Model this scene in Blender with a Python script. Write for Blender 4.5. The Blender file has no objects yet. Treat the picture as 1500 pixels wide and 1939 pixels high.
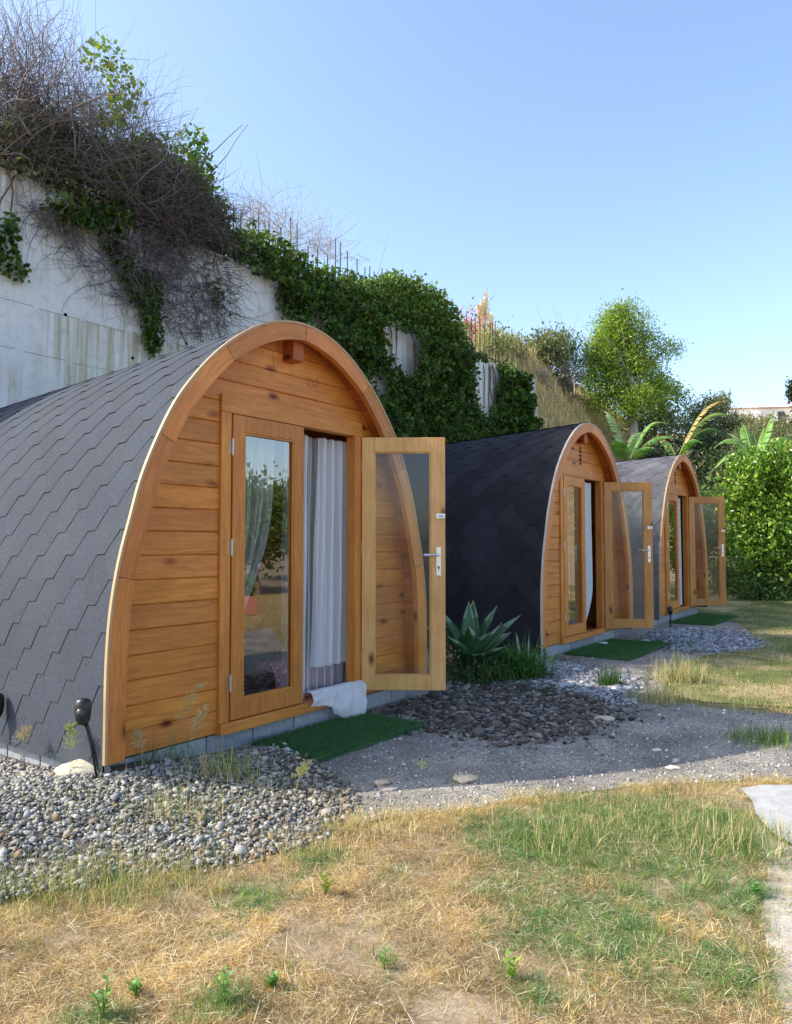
import bpy, bmesh, math, random
import numpy as np
from mathutils import Vector, Matrix
rnd = random.Random(7)
R = np.random.default_rng(11)
scene = bpy.context.scene
col = scene.collection
PI = math.pi

# ------------------------------------------------------------------ camera
PITCH = math.radians(2.51)
CAMZ = 1.2
F_PX = 1380.0
cam_data = bpy.data.cameras.new("camera")
cam = bpy.data.objects.new("camera", cam_data)
col.objects.link(cam)
cam.location = (0, 0, CAMZ)
cam.rotation_euler = (PI / 2 + PITCH, 0, 0)
cam_data.sensor_fit = 'VERTICAL'
cam_data.sensor_height = 24
cam_data.lens = 24 * F_PX / 1939
cam_data.clip_start = 0.05
cam_data.clip_end = 2000
scene.camera = cam

# ------------------------------------------------------------------ light
SUNV = Vector((-1.26, -0.07, 1.0)).normalized()      # towards the sun
world = bpy.data.worlds.new("World")
scene.world = world
world.use_nodes = True
wn = world.node_tree
bg = wn.nodes["Background"]
sky = wn.nodes.new("ShaderNodeTexSky")
sky.sky_type = 'NISHITA'
sky.sun_disc = False
sky.sun_elevation = math.asin(SUNV.z)
sky.sun_rotation = math.atan2(SUNV.x, SUNV.y)
sky.air_density = 1.0
sky.dust_density = 1.6
sky.ozone_density = 1.6
wn.links.new(sky.outputs[0], bg.inputs[0])
bg.inputs[1].default_value = 0.15
sun_d = bpy.data.lights.new("sun", 'SUN')
sun_d.energy = 2.9
sun_d.angle = math.radians(0.5)
sun_d.color = (1.0, 0.91, 0.77)
sun = bpy.data.objects.new("sun", sun_d)
col.objects.link(sun)
sun.rotation_euler = SUNV.to_track_quat('Z', 'Y').to_euler()
sun.location = (-10, 0, 20)
scene.view_settings.view_transform = 'Standard'
scene.view_settings.look = 'None'
scene.view_settings.exposure = 1.3
scene.view_settings.gamma = 1
try:
    scene.cycles.max_bounces = 10
    scene.cycles.transparent_max_bounces = 24
except Exception:
    pass

# ------------------------------------------------------------------ site frame
D = np.array([0.5959, 0.80306])        # along the row of pods (away, right)
N = np.array([0.80306, -0.5959])       # out of the facades
P0 = np.array([-1.573, 4.003])         # left front foot of the nearest pod
ROT = math.atan2(D[1], D[0])
GZ = -0.17

def W(s, m, z=GZ):
    q = P0 + D * s + N * m
    return Vector((q[0], q[1], z))

def ray(px, py):
    a = (px - 750) / F_PX
    b = -(py - 969.5) / F_PX
    c, s = math.cos(PITCH), math.sin(PITCH)
    return np.array([a, c - b * s, s + b * c])

def at(px, py, z=GZ):                   # ground point measured on the photo
    r = ray(px, py)
    q = r * ((z - CAMZ) / r[2])
    return (q[0], q[1])

def atz(px, py, dist):                  # point at a given forward distance
    r = ray(px, py)
    q = r * (dist / r[1])
    return Vector((q[0], q[1], q[2] + CAMZ))

def onwall(px, py, q=4.8):
    r = ray(px, py)
    B = P0 - N * q
    t = (N @ B) / (N @ r[:2])
    Q = r * t
    return ((Q[:2] - P0) @ D, Q[2] + CAMZ)

def inpoly(pts, poly):
    pts = np.asarray(pts)
    x, y = pts[:, 0], pts[:, 1]
    inside = np.zeros(len(pts), bool)
    n = len(poly)
    for i in range(n):
        x1, y1 = poly[i]
        x2, y2 = poly[(i + 1) % n]
        c = ((y1 > y) != (y2 > y)) & (x < (x2 - x1) * (y - y1) / ((y2 - y1) + 1e-12) + x1)
        inside ^= c
    return inside

# ------------------------------------------------------------------ materials
class NT:
    def __init__(self, name):
        self.m = bpy.data.materials.new(name)
        self.m.use_nodes = True
        self.t = self.m.node_tree
        self.b = self.t.nodes["Principled BSDF"]
        self.out = self.t.nodes["Material Output"]

    def n(self, typ, **kw):
        nd = self.t.nodes.new("ShaderNode" + typ)
        for k, v in kw.items():
            if k.startswith("_"):
                setattr(nd, k[1:], v)
            else:
                key = k.replace("__", " ")
                nd.inputs[key].default_value = v
        return nd

    def l(self, a, b):
        self.t.links.new(a, b)

    def coord(self, kind="Object", scale=(1, 1, 1), rot=(0, 0, 0)):
        tc = self.n("TexCoord")
        mp = self.n("Mapping")
        mp.inputs["Scale"].default_value = scale
        mp.inputs["Rotation"].default_value = rot
        self.l(tc.outputs[kind], mp.inputs[0])
        return mp.outputs[0]

    def noise(self, vec, scale, detail=4, rough=.55, dist=0):
        nd = self.n("TexNoise", Scale=scale, Detail=detail, Roughness=rough, Distortion=dist)
        if vec is not None:
            self.l(vec, nd.inputs["Vector"])
        return nd.outputs["Fac"]

    def ramp(self, fac, stops):
        r = self.n("ValToRGB")
        e = r.color_ramp.elements
        while len(e) > 1:
            e.remove(e[-1])
        e[0].position = stops[0][0]
        e[0].color = (*stops[0][1], 1)
        for p, c in stops[1:]:
            x = e.new(p)
            x.color = (*c, 1)
        self.l(fac, r.inputs[0])
        return r.outputs[0]

    def mix(self, fac, a, b, typ='MIX'):
        m = self.n("MixRGB", _blend_type=typ)
        for i, v in ((0, fac), (1, a), (2, b)):
            if hasattr(v, "links"):
                self.l(v, m.inputs[i])
            elif isinstance(v, (int, float)):
                m.inputs[i].default_value = v
            else:
                m.inputs[i].default_value = (*v, 1)
        return m.outputs[0]

    def bump(self, h, strength=.3, dist=.01, normal=None):
        b = self.n("Bump", Strength=strength, Distance=dist)
        self.l(h, b.inputs["Height"])
        if normal is not None:
            self.l(normal, b.inputs["Normal"])
        self.l(b.outputs[0], self.b.inputs["Normal"])
        return b.outputs[0]

    def attr(self, name="Col"):
        a = self.n("Attribute")
        a.attribute_name = name
        return a.outputs["Color"]

    def base(self, c):
        if hasattr(c, "links"):
            self.l(c, self.b.inputs["Base Color"])
        else:
            self.b.inputs["Base Color"].default_value = (*c, 1)

    def set(self, rough=.6, spec=.5, metal=0):
        self.b.inputs["Roughness"].default_value = rough
        self.b.inputs["Specular IOR Level"].default_value = spec
        self.b.inputs["Metallic"].default_value = metal
        return self.m


def mat_plain(name, c, rough=.6, spec=.5, metal=0, noise=.0, nscale=20):
    t = NT(name)
    if noise:
        v = t.coord("Object")
        f = t.noise(v, nscale)
        t.base(t.mix(f, tuple(x * (1 - noise) for x in c), tuple(min(1, x * (1 + noise)) for x in c)))
        t.bump(f, .25, .004)
    else:
        t.base(c)
    return t.set(rough, spec, metal)


def mat_wood(name, c_dark, c_light, axis='x', rough=.5, knots=True, spec=.35, src=None):
    """stained softwood: grain stretched along axis, growth rings, dark knots; Col tints each board"""
    t = NT(name)
    st = {'x': (1.3, 16, 16), 'y': (16, 1.3, 16), 'z': (16, 16, 1.3)}[axis]
    col_a = t.attr()
    if src:
        at_ = t.n("Attribute"); at_.attribute_name = src; vec = at_.outputs["Vector"]
        def co(sc):
            m_ = t.n("Mapping"); m_.inputs["Scale"].default_value = sc; t.l(vec, m_.inputs[0]); return m_.outputs[0]
    else:
        def co(sc): return t.coord("Object", sc)
    mp = t.n("Mapping")
    mp.inputs["Scale"].default_value = (1, 1, 1)
    t.l(co(st), mp.inputs[0])
    off = t.n("VectorMath", _operation='SCALE')
    t.l(col_a, off.inputs[0])
    off.inputs["Scale"].default_value = 37.0
    add = t.n("VectorMath", _operation='ADD')
    t.l(mp.outputs[0], add.inputs[0])
    t.l(off.outputs[0], add.inputs[1])
    v = add.outputs[0]
    grain = t.noise(v, 2.2, 8, .65, .8)
    fine = t.noise(v, 9, 4, .6)
    c = t.ramp(grain, [(.28, c_dark), (.5, tuple((a + b) / 2 for a, b in zip(c_dark, c_light))), (.72, c_light)])
    c = t.mix(.35, c, t.ramp(fine, [(.3, (.70, .64, .58)), (.7, (1.18, 1.18, 1.18))]), 'MULTIPLY')
    blotch = t.noise(co((1, 1, 1)), 2.3, 3)
    c = t.mix(.55, c, t.ramp(blotch, [(.3, (.78, .70, .62)), (.65, (1.14, 1.18, 1.25))]), 'MULTIPLY')
    if knots:
        ks = {'x': (3.2, 6.8, 6.8), 'y': (6.8, 3.2, 6.8), 'z': (6.8, 6.8, 3.2)}[axis]
        kv = co(ks)
        kn = t.n("TexVoronoi", Scale=1.0, Randomness=1.0)
        dn = t.n("TexNoise", Scale=3.0)
        t.l(kv, dn.inputs["Vector"])
        mixv = t.mix(.12, kv, dn.outputs["Color"], 'ADD')
        t.l(mixv, kn.inputs["Vector"])
        kc = t.ramp(kn.outputs["Distance"], [(.05, (.16, .09, .06)), (.10, (.38, .26, .2)), (.16, (.72, .62, .55)), (.26, (1, 1, 1))])
        sel = t.n("Math", _operation='GREATER_THAN')
        sep = t.n("SeparateColor")
        t.l(kn.outputs["Color"], sep.inputs[0])
        t.l(sep.outputs[0], sel.inputs[0])
        sel.inputs[1].default_value = .5
        c2 = t.mix(1.0, c, kc, 'MULTIPLY')
        c = t.mix(sel.outputs[0], c, c2)
    # per-board tint: attribute in 0.7..1.2
    c = t.mix(1.0, c, col_a, 'MULTIPLY')
    t.base(c)
    t.bump(fine, .25, .002)
    return t.set(rough, spec)


def mat_leaf(name, trans=.35, rough=.5, spec=.3, tint=(1, 1, 1)):
    t = NT(name)
    c = t.mix(1.0, t.attr(), tint, 'MULTIPLY')
    t.base(c)
    t.set(rough, spec)
    tr = t.n("BsdfTranslucent")
    ct = t.mix(1.0, c, (1.25, 1.35, .6), 'MULTIPLY')
    t.l(ct, tr.inputs[0])
    mx = t.n("MixShader")
    mx.inputs[0].default_value = trans
    t.l(t.b.outputs[0], mx.inputs[1])
    t.l(tr.outputs[0], mx.inputs[2])
    t.l(mx.outputs[0], t.out.inputs[0])
    return t.m


def mat_attr(name, rough=.8, spec=.3, bump=.0, bscale=60, vary=0.0):
    t = NT(name)
    c = t.attr()
    if bump or vary:
        v = t.coord("Object")
        f = t.noise(v, bscale, 5)
        if vary:
            c = t.mix(1.0, c, t.ramp(f, [(.3, (1 - vary,) * 3), (.7, (1 + vary,) * 3)]), 'MULTIPLY')
        if bump:
            t.bump(f, bump, .004)
    t.base(c)
    return t.set(rough, spec)


M = {}
M['wall_wood'] = mat_wood('stained_plank_wood', (.44, .150, .024), (.74, .295, .058), 'x')
M['frame_wood'] = mat_wood('stained_frame_wood', (.44, .150, .026), (.69, .275, .056), 'z', knots=False)
M['frame_wood_x'] = mat_wood('stained_rail_wood', (.44, .150, .026), (.69, .275, .056), 'x', knots=False)
M['arch_wood'] = mat_wood('arch_board_wood', (.44, .145, .030), (.69, .270, .062), 'x', knots=True, src='grainv')
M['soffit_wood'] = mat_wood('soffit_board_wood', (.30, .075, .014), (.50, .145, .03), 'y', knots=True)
M['door_wood'] = mat_wood('pale_door_wood', (.58, .31, .10), (.75, .445, .165), 'z', rough=.42, knots=True)
M['door_wood2'] = mat_wood('orange_door_wood', (.42, .18, .052), (.62, .31, .10), 'z', rough=.42, knots=True)
M['edge_wood'] = mat_plain('raw_edge_strip', (.40, .27, .14), .55, noise=.2, nscale=8)
M['edge_wood_grey'] = mat_plain('weathered_edge_strip', (.42, .36, .31), .7, noise=.25, nscale=8)
M['steel'] = mat_plain('brushed_steel', (.72, .72, .74), .32, .5, .85)
M['brass'] = mat_plain('dull_hinge_metal', (.55, .50, .42), .4, .5, .8)
M['black_plastic'] = mat_plain('black_plastic', (.012, .012, .014), .35, .5, noise=.3, nscale=30)
M['dark_mark'] = mat_plain('burnt_mark', (.05, .022, .012), .8)
M['red_mark'] = mat_plain('faded_red_mark', (.36, .12, .06), .8)

def mat_shingle(name, c, lo=.6, hi=1.5, blot=0.3):
    t = NT(name)
    v = t.coord("Object")
    f = t.noise(v, 210, 2, .8)
    f2 = t.noise(v, 95, 3, .7)
    k = t.ramp(f, [(.3, tuple(x * lo for x in c)), (.52, c), (.72, tuple(x * hi for x in c))])
    k = t.mix(.6, k, t.ramp(f2, [(.3, (.7,) * 3), (.7, (1.3,) * 3)]), 'MULTIPLY')
    k = t.mix(1.0, k, t.attr(), 'MULTIPLY')
    b = t.noise(v, 1.1, 4, .6)
    k = t.mix(1.0, k, t.ramp(b, [(.3, (1 - blot,) * 3), (.7, (1 + blot,) * 3)]), 'MULTIPLY')
    t.base(k)
    t.bump(f, .6, .004)
    return t.set(.95, .15)

M['shingle_grey'] = mat_shingle('grey_mineral_shingle', (.060, .070, .088), lo=.45, hi=1.7, blot=.1)
M['shingle_black'] = mat_shingle('black_mineral_shingle', (.022, .023, .029))
M['shingle_slate'] = mat_shingle('slate_mineral_shingle', (.13, .13, .145))
M['bitumen'] = mat_plain('bitumen_edge', (.008, .008, .010), .9, .1)

def mat_glass():
    t = NT('door_glass')
    t.t.nodes.remove(t.b)
    lw = t.n("LayerWeight", Blend=.5)
    pw = t.n("Math", _operation='POWER'); t.l(lw.outputs["Facing"], pw.inputs[0]); pw.inputs[1].default_value = 5.0
    fr = t.n("Math", _operation='MULTIPLY_ADD'); t.l(pw.outputs[0], fr.inputs[0]); fr.inputs[1].default_value = .96; fr.inputs[2].default_value = .042
    mul = t.n("Math", _operation='MULTIPLY_ADD')
    mul.name = 'coat'
    t.l(fr.outputs[0], mul.inputs[0])
    mul.inputs[1].default_value = 1.25
    mul.inputs[2].default_value = .0
    mul.use_clamp = True
    tr = t.n("BsdfTransparent")
    tr.inputs[0].default_value = (.90, .93, .91, 1)
    gl = t.n("BsdfGlossy", Roughness=.012)
    gl.inputs[0].default_value = (1, 1, 1, 1)
    mx = t.n("MixShader")
    t.l(mul.outputs[0], mx.inputs[0])
    t.l(tr.outputs[0], mx.inputs[1])
    t.l(gl.outputs[0], mx.inputs[2])
    t.l(mx.outputs[0], t.out.inputs[0])
    return t.m
M['glass'] = mat_glass()
M['glass_reflective'] = M['glass'].copy()
M['glass_reflective'].name = 'coated_door_glass'
for nd in M['glass_reflective'].node_tree.nodes:
    if nd.name == 'coat':
        nd.inputs[1].default_value = 2.0
        nd.inputs[2].default_value = .11

def mat_curtain(name, c, alpha):
    t = NT(name)
    v = t.coord("Object", (1, 1, 1))
    f = t.noise(v, 300, 2)
    t.base(c)
    t.bump(f, .15, .001)
    t.set(.9, .1)
    tl = t.n("BsdfTranslucent")
    tl.inputs[0].default_value = (*c, 1)
    m1 = t.n("MixShader")
    m1.inputs[0].default_value = .35
    t.l(t.b.outputs[0], m1.inputs[1])
    t.l(tl.outputs[0], m1.inputs[2])
    tr = t.n("BsdfTransparent")
    m2 = t.n("MixShader")
    lw = t.n("LayerWeight", Blend=.35)           # gathered cloth is denser where it turns away
    ma = t.n("Math", _operation='MULTIPLY_ADD')
    t.l(lw.outputs["Facing"], ma.inputs[0]); ma.inputs[1].default_value = (1 - alpha) * .9; ma.inputs[2].default_value = alpha
    t.l(ma.outputs[0], m2.inputs[0])
    t.l(tr.outputs[0], m2.inputs[1])
    t.l(m1.outputs[0], m2.inputs[2])
    t.l(m2.outputs[0], t.out.inputs[0])
    return t.m
M['voile'] = mat_curtain('white_voile', (.93, .94, .98), .62)
M['voile_solid'] = mat_curtain('white_curtain_cloth', (.84, .86, .90), .98)
M['cloth_white'] = mat_curtain('thin_white_cloth', (.90, .91, .94), .86)
M['voile_faint'] = mat_curtain('sheer_net', (.86, .88, .88), .35)

# painted retaining wall
t = NT('whitewashed_concrete')
v = t.coord("Object")
big = t.noise(v, .5, 5, .6)
c = t.ramp(big, [(.3, (.58, .585, .585)), (.5, (.70, .70, .69)), (.7, (.76, .76, .75))])
streakv = t.coord("Object", (5.5, 5.5, .35))
stn = t.noise(streakv, 1.0, 6, .7, .6)
patch = t.noise(v, .42, 3, .55)
pm = t.ramp(patch, [(.40, (0, 0, 0)), (.54, (1, 1, 1))])
sm = t.ramp(stn, [(.46, (0, 0, 0)), (.64, (1, 1, 1))])
both = t.mix(1.0, pm, sm, 'MULTIPLY')
c = t.mix(both, c, (.36, .32, .21))
sx_ = t.n("SeparateXYZ"); t.l(v, sx_.inputs[0])
def mr(src, a, b, inv=False):
    m_ = t.n("MapRange", _interpolation_type='SMOOTHSTEP'); t.l(src, m_.inputs[0])
    m_.inputs[1].default_value = a; m_.inputs[2].default_value = b
    m_.inputs[3].default_value = 1 if inv else 0; m_.inputs[4].default_value = 0 if inv else 1
    return m_.outputs[0]
g1 = t.mix(1.0, mr(sx_.outputs[0], 3.1, 3.5), mr(sx_.outputs[0], 5.2, 6.2, True), 'MULTIPLY')
g2 = t.mix(1.0, mr(sx_.outputs[2], 2.6, 3.2), mr(sx_.outputs[2], 4.12, 4.18, True), 'MULTIPLY')
g3 = t.mix(1.0, g1, g2, 'MULTIPLY')
dr_ = t.ramp(t.noise(t.coord('Object', (9, 9, .5)), 1.0, 4, .6, .3), [(.38, (0, 0, 0)), (.58, (.8, .8, .8))])
c = t.mix(t.mix(1.0, g3, dr_, 'MULTIPLY'), c, (.40, .35, .20))
stn2 = t.noise(t.coord('Object', (11, 11, .8)), 1.0, 5, .7, .4)
c = t.mix(.22, c, t.ramp(stn2, [(.32, (.62, .63, .62)), (.5, (1, 1, 1)), (.75, (1.08, 1.08, 1.08))]), 'MULTIPLY')
spk = t.noise(v, 9, 6, .7)
c = t.mix(.5, c, t.ramp(spk, [(.35, (.70, .70, .70)), (.5, (1, 1, 1))]), 'MULTIPLY')
t.base(c)
t.bump(t.noise(v, 14, 5), .3, .01)
M['wall'] = t.set(.9, .2)
M['seam'] = mat_plain('dark_wall_seam', (.22, .22, .21), .9, .1)

# concrete block, slab
t = NT('grey_concrete_block')
v = t.coord("Object")
f = t.noise(v, 40, 6, .7)
c = t.ramp(f, [(.3, (.22, .235, .25)), (.7, (.40, .42, .44))])
c = t.mix(1.0, c, t.attr(), 'MULTIPLY')
t.base(c); t.bump(f, .5, .004)
M['block'] = t.set(.9, .2)
t = NT('pale_concrete_slab')
v = t.coord("Object")
f = t.noise(v, 6, 6, .7); g = t.noise(v, 45, 4, .7)
c = t.ramp(f, [(.3, (.30, .30, .28)), (.6, (.43, .43, .42))])
c = t.mix(.6, c, t.ramp(g, [(.30, (.35, .33, .28)), (.42, (1, 1, 1))]), 'MULTIPLY')
t.base(c); t.bump(g, .4, .004)
M['slab'] = t.set(.9, .2)

# soil under dry lawn
t = NT('dry_soil')
v = t.coord("Object")
f = t.noise(v, 3, 8, .7); g = t.noise(v, 60, 5, .75)
c = t.ramp(f, [(.3, (.20, .145, .085)), (.5, (.34, .26, .165)), (.7, (.46, .38, .27))])
c = t.mix(.7, c, t.ramp(g, [(.3, (.5, .48, .45)), (.7, (1.35, 1.35, 1.35))]), 'MULTIPLY')
t.base(c); t.bump(g, .8, .015)
M['soil'] = t.set(.95, .15)
# fine grit path
t = NT('grey_grit_path')
v = t.coord("Object")
f = t.noise(v, 2.2, 6, .6)
c = t.ramp(f, [(.3, (.19, .18, .165)), (.5, (.28, .265, .24)), (.7, (.38, .355, .31))])
c = t.mix(.5, c, t.ramp(t.noise(v, .9, 4, .6, 1.0), [(.35, (.72, .70, .68)), (.6, (1.15, 1.12, 1.05))]), 'MULTIPLY')
vo = t.n("TexVoronoi", Scale=95.0)
t.l(v, vo.inputs["Vector"])
sp = t.n("SeparateColor"); t.l(vo.outputs["Color"], sp.inputs[0])
c = t.mix(.75, c, t.ramp(sp.outputs[0], [(0, (.45, .45, .47)), (.5, (.95, .93, .9)), (.85, (1.2, 1.15, 1.1)), (1, (1.9, 1.85, 1.75))]), 'MULTIPLY')
c = t.mix(.5, c, t.ramp(t.noise(v, 260, 3, .7), [(.3, (.5,) * 3), (.7, (1.4,) * 3)]), 'MULTIPLY')
t.base(c)
t.bump(vo.outputs["Distance"], .7, .008)
M['grit'] = t.set(.95, .2)
# hillside
t = NT('dry_hillside')
v = t.coord("Object")
f = t.noise(v, .35, 8, .7); g = t.noise(v, 4, 6, .75)
c = t.ramp(f, [(.3, (.24, .19, .09)), (.5, (.46, .34, .18)), (.7, (.58, .45, .26))])
c = t.mix(.8, c, t.ramp(g, [(.3, (.45, .5, .4)), (.7, (1.3, 1.25, 1.2))]), 'MULTIPLY')
t.base(c); t.bump(g, .9, .2)
M['hill'] = t.set(.95, .1)
t = NT('dark_bed_soil')
v = t.coord("Object")
t.base(t.ramp(t.noise(v, 40, 5), [(.3, (.06, .055, .055)), (.7, (.14, .13, .12))])); 
M['bedsoil'] = t.set(.95, .1)
t = NT('artificial_turf_backing')
v = t.coord("Object")
t.base(t.ramp(t.noise(v, 90, 5, .7), [(.3, (.024, .09, .032)), (.7, (.07, .19, .07))]))
t.bump(t.noise(v, 200, 3), .8, .006)
M['turf'] = t.set(.8, .2)

M['stone'] = mat_attr('loose_stone', .85, .3, bump=.35, bscale=70, vary=.25)
M['leaf'] = mat_leaf('leaf_green', .32)
M['leaf_gloss'] = mat_leaf('leaf_glossy', .25, .32, .5)
M['grass'] = mat_leaf('grass_blade', .30, .6, .2)
M['bark'] = mat_attr('bark', .9, .1, bump=.6, bscale=25, vary=.3)
M['twig'] = mat_attr('dead_twig', .9, .1)
t = NT('agave_leaf')
v = t.coord("Object")
c = t.mix(1.0, t.attr(), t.ramp(t.noise(v, 9, 4), [(.3, (.8,) * 3), (.7, (1.2,) * 3)]), 'MULTIPLY')
t.base(c)
M['agave'] = t.set(.45, .4)
M['iron'] = mat_plain('rusty_iron', (.055, .04, .035), .8, .3, 0, noise=.4, nscale=20)
M['render_white'] = mat_plain('white_render', (.78, .75, .70), .9, .2, 0, noise=.06, nscale=.5)
M['dark_open'] = mat_plain('dark_window', (.04, .045, .05), .3)
M['roof_tile'] = mat_plain('clay_roof', (.42, .22, .14), .9, .2, 0, noise=.2, nscale=2)
t = NT('pink_patterned_cover')
v = t.coord("Object")
t.base(t.ramp(t.noise(v, 45, 4, .7), [(.42, (.42, .10, .16)), (.52, (.55, .24, .32)), (.62, (.75, .60, .66))]))
M['pink'] = t.set(.9, .1)
t = NT('dark_interior_wood')
t.base((.10, .05, .025))
M['interior'] = t.set(.8, .2)
M['shade_blanket'] = mat_plain('shade_blue_blanket', (.10, .12, .17), .95, .1, 0, noise=.3, nscale=15)  # dark blue-grey stands for the shade low in the closed pane
M['terracotta'] = mat_plain('terracotta', (.42, .17, .12), .8, .2, 0, noise=.15)

# ------------------------------------------------------------------ object helpers
def tag(o, label=None, cat=None, group=None, kind=None):
    if label: o['label'] = label
    if cat: o['category'] = cat
    if group: o['group'] = group
    if kind: o['kind'] = kind
    return o

def empty(name, loc=(0, 0, 0), rz=0, label=None, cat=None, group=None):
    o = bpy.data.objects.new(name, None)
    o.empty_display_size = .2
    o.location = loc
    o.rotation_euler = (0, 0, rz)
    col.objects.link(o)
    return tag(o, label, cat, group)

def link(name, me, mat, parent=None, smooth=False):
    o = bpy.data.objects.new(name, me)
    if mat is not None:
        me.materials.append(mat)
    if smooth:
        me.polygons.foreach_set("use_smooth", [True] * len(me.polygons))
    if parent is not None:
        o.parent = parent
    col.objects.link(o)
    return o

def npmesh(name, V, Fc, colors=None, nside=None):
    """V (n,3), Fc (f,k) all faces with k corners, colors (f,3) or (n,3)"""
    me = bpy.data.meshes.new(name)
    V = np.asarray(V, dtype=np.float32)
    Fc = np.asarray(Fc, dtype=np.int32)
    me.vertices.add(len(V))
    me.vertices.foreach_set("co", V.ravel())
    k = Fc.shape[1]
    me.loops.add(Fc.size)
    me.loops.foreach_set("vertex_index", Fc.ravel())
    me.polygons.add(len(Fc))
    me.polygons.foreach_set("loop_start", np.arange(0, Fc.size, k, dtype=np.int32))
    try:
        me.polygons.foreach_set("loop_total", np.full(len(Fc), k, dtype=np.int32))
    except Exception:
        pass
    me.update(calc_edges=True)
    if colors is not None:
        colors = np.asarray(colors, dtype=np.float32)
        if len(colors) == len(Fc) and len(colors) != len(V):
            lc = np.repeat(colors, k, axis=0)
        else:
            lc = colors[Fc.ravel()]
        lc = np.concatenate([lc, np.ones((len(lc), 1), np.float32)], axis=1)
        ca = me.color_attributes.new("Col", 'FLOAT_COLOR', 'CORNER')
        ca.data.foreach_set("color", lc.ravel())
    return me

class MB:
    """mesh builder with per-face tint"""
    def __init__(self):
        self.v = []; self.f = []; self.c = []

    def face(self, pts, c=(1, 1, 1)):
        i = len(self.v)
        self.v += [tuple(p) for p in pts]
        self.f.append(tuple(range(i, i + len(pts))))
        self.c.append(c)

    def box(self, x0, x1, y0, y1, z0, z1, c=None, bev=0.0):
        if c is None:
            k = rnd.uniform(.86, 1.1)
            c = (k, k * rnd.uniform(.96, 1.02), k * rnd.uniform(.9, 1.04))
        if bev <= 0:
            P = [(x0, y0, z0), (x1, y0, z0), (x1, y1, z0), (x0, y1, z0), (x0, y0, z1), (x1, y0, z1), (x1, y1, z1), (x0, y1, z1)]
            i = len(self.v)
            self.v += P
            for q in ((0, 3, 2, 1), (4, 5, 6, 7), (0, 1, 5, 4), (1, 2, 6, 5), (2, 3, 7, 6), (3, 0, 4, 7)):
                self.f.append(tuple(i + a for a in q)); self.c.append(c)
            return
        bm = bmesh.new()
        bmesh.ops.create_cube(bm, size=1)
        for vv in bm.verts:
            vv.co = Vector(((x0 + x1) / 2 + vv.co.x * (x1 - x0), (y0 + y1) / 2 + vv.co.y * (y1 - y0), (z0 + z1) / 2 + vv.co.z * (z1 - z0)))
        bmesh.ops.bevel(bm, geom=list(bm.edges), offset=bev, segments=2, profile=.6, affect='EDGES')
        i = len(self.v)
        bm.verts.index_update()
        self.v += [tuple(vv.co) for vv in bm.verts]
        for ff in bm.faces:
            self.f.append(tuple(i + vv.index for vv in ff.verts)); self.c.append(c)
        bm.free()

    def tube(self, pts, rad, n=6, c=(1, 1, 1), cap=True):
        pts = [Vector(p) for p in pts]
        if not hasattr(rad, '__len__'):
            rad = [rad] * len(pts)
        i0 = len(self.v)
        up = Vector((0, 0, 1))
        for k, p in enumerate(pts):
            d = (pts[min(k + 1, len(pts) - 1)] - pts[max(k - 1, 0)]).normalized()
            a = d.cross(up)
            if a.length < .05:
                a = d.cross(Vector((1, 0, 0)))
            a.normalize(); b = d.cross(a)
            for j in range(n):
                th = 2 * PI * j / n
                self.v.append(tuple(p + (a * math.cos(th) + b * math.sin(th)) * rad[k]))
        for k in range(len(pts) - 1):
            for j in range(n):
                self.f.append((i0 + k * n + j, i0 + k * n + (j + 1) % n, i0 + (k + 1) * n + (j + 1) % n, i0 + (k + 1) * n + j))
                self.c.append(c)
        if cap:
            self.f.append(tuple(i0 + j for j in range(n))[::-1]); self.c.append(c)
            e = i0 + (len(pts) - 1) * n
            self.f.append(tuple(e + j for j in range(n))); self.c.append(c)

    def build(self, name, mat, parent=None, smooth=False):
        me = bpy.data.meshes.new(name)
        me.from_pydata(self.v, [], self.f)
        ca = me.color_attributes.new("Col", 'FLOAT_COLOR', 'CORNER')
        lc = []
        for f, c in zip(self.f, self.c):
            lc += [c[0], c[1], c[2], 1.0] * len(f)
        ca.data.foreach_set("color", lc)
        bm = bmesh.new(); bm.from_mesh(me)
        bmesh.ops.recalc_face_normals(bm, faces=bm.faces)
        bm.to_mesh(me); bm.free()
        return link(name, me, mat, parent, smooth)

# ------------------------------------------------------------------ POD
HALF = [(1.54, 0), (1.54, .22), (1.54, .42), (1.535, .62), (1.52, .82), (1.49, 1.02), (1.455, 1.18), (1.41, 1.34), (1.345, 1.57),
        (1.25, 1.80), (1.12, 2.05), (.97, 2.25), (.81, 2.42), (.62, 2.575), (.41, 2.70), (.2, 2.768), (0, 2.79)]
def catmull(P, n=6):
    out = []
    for i in range(len(P) - 1):
        p0 = np.array(P[max(i - 1, 0)]); p1 = np.array(P[i]); p2 = np.array(P[i + 1]); p3 = np.array(P[min(i + 2, len(P) - 1)])
        for k in range(n):
            t_ = k / n
            out.append(.5 * ((2 * p1) + (-p0 + p2) * t_ + (2 * p0 - 5 * p1 + 4 * p2 - p3) * t_ ** 2 + (-p0 + 3 * p1 - 3 * p2 + p3) * t_ ** 3))
    out.append(np.array(P[-1], float))
    return np.array(out)
full = [(-x, z) for x, z in HALF] + [(x, z) for x, z in HALF[::-1][1:]]
PROF = catmull(full, 8)
seg = np.linalg.norm(np.diff(PROF, axis=0), axis=1)
ARC = np.concatenate([[0], np.cumsum(seg)])
ALEN = ARC[-1]
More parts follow.
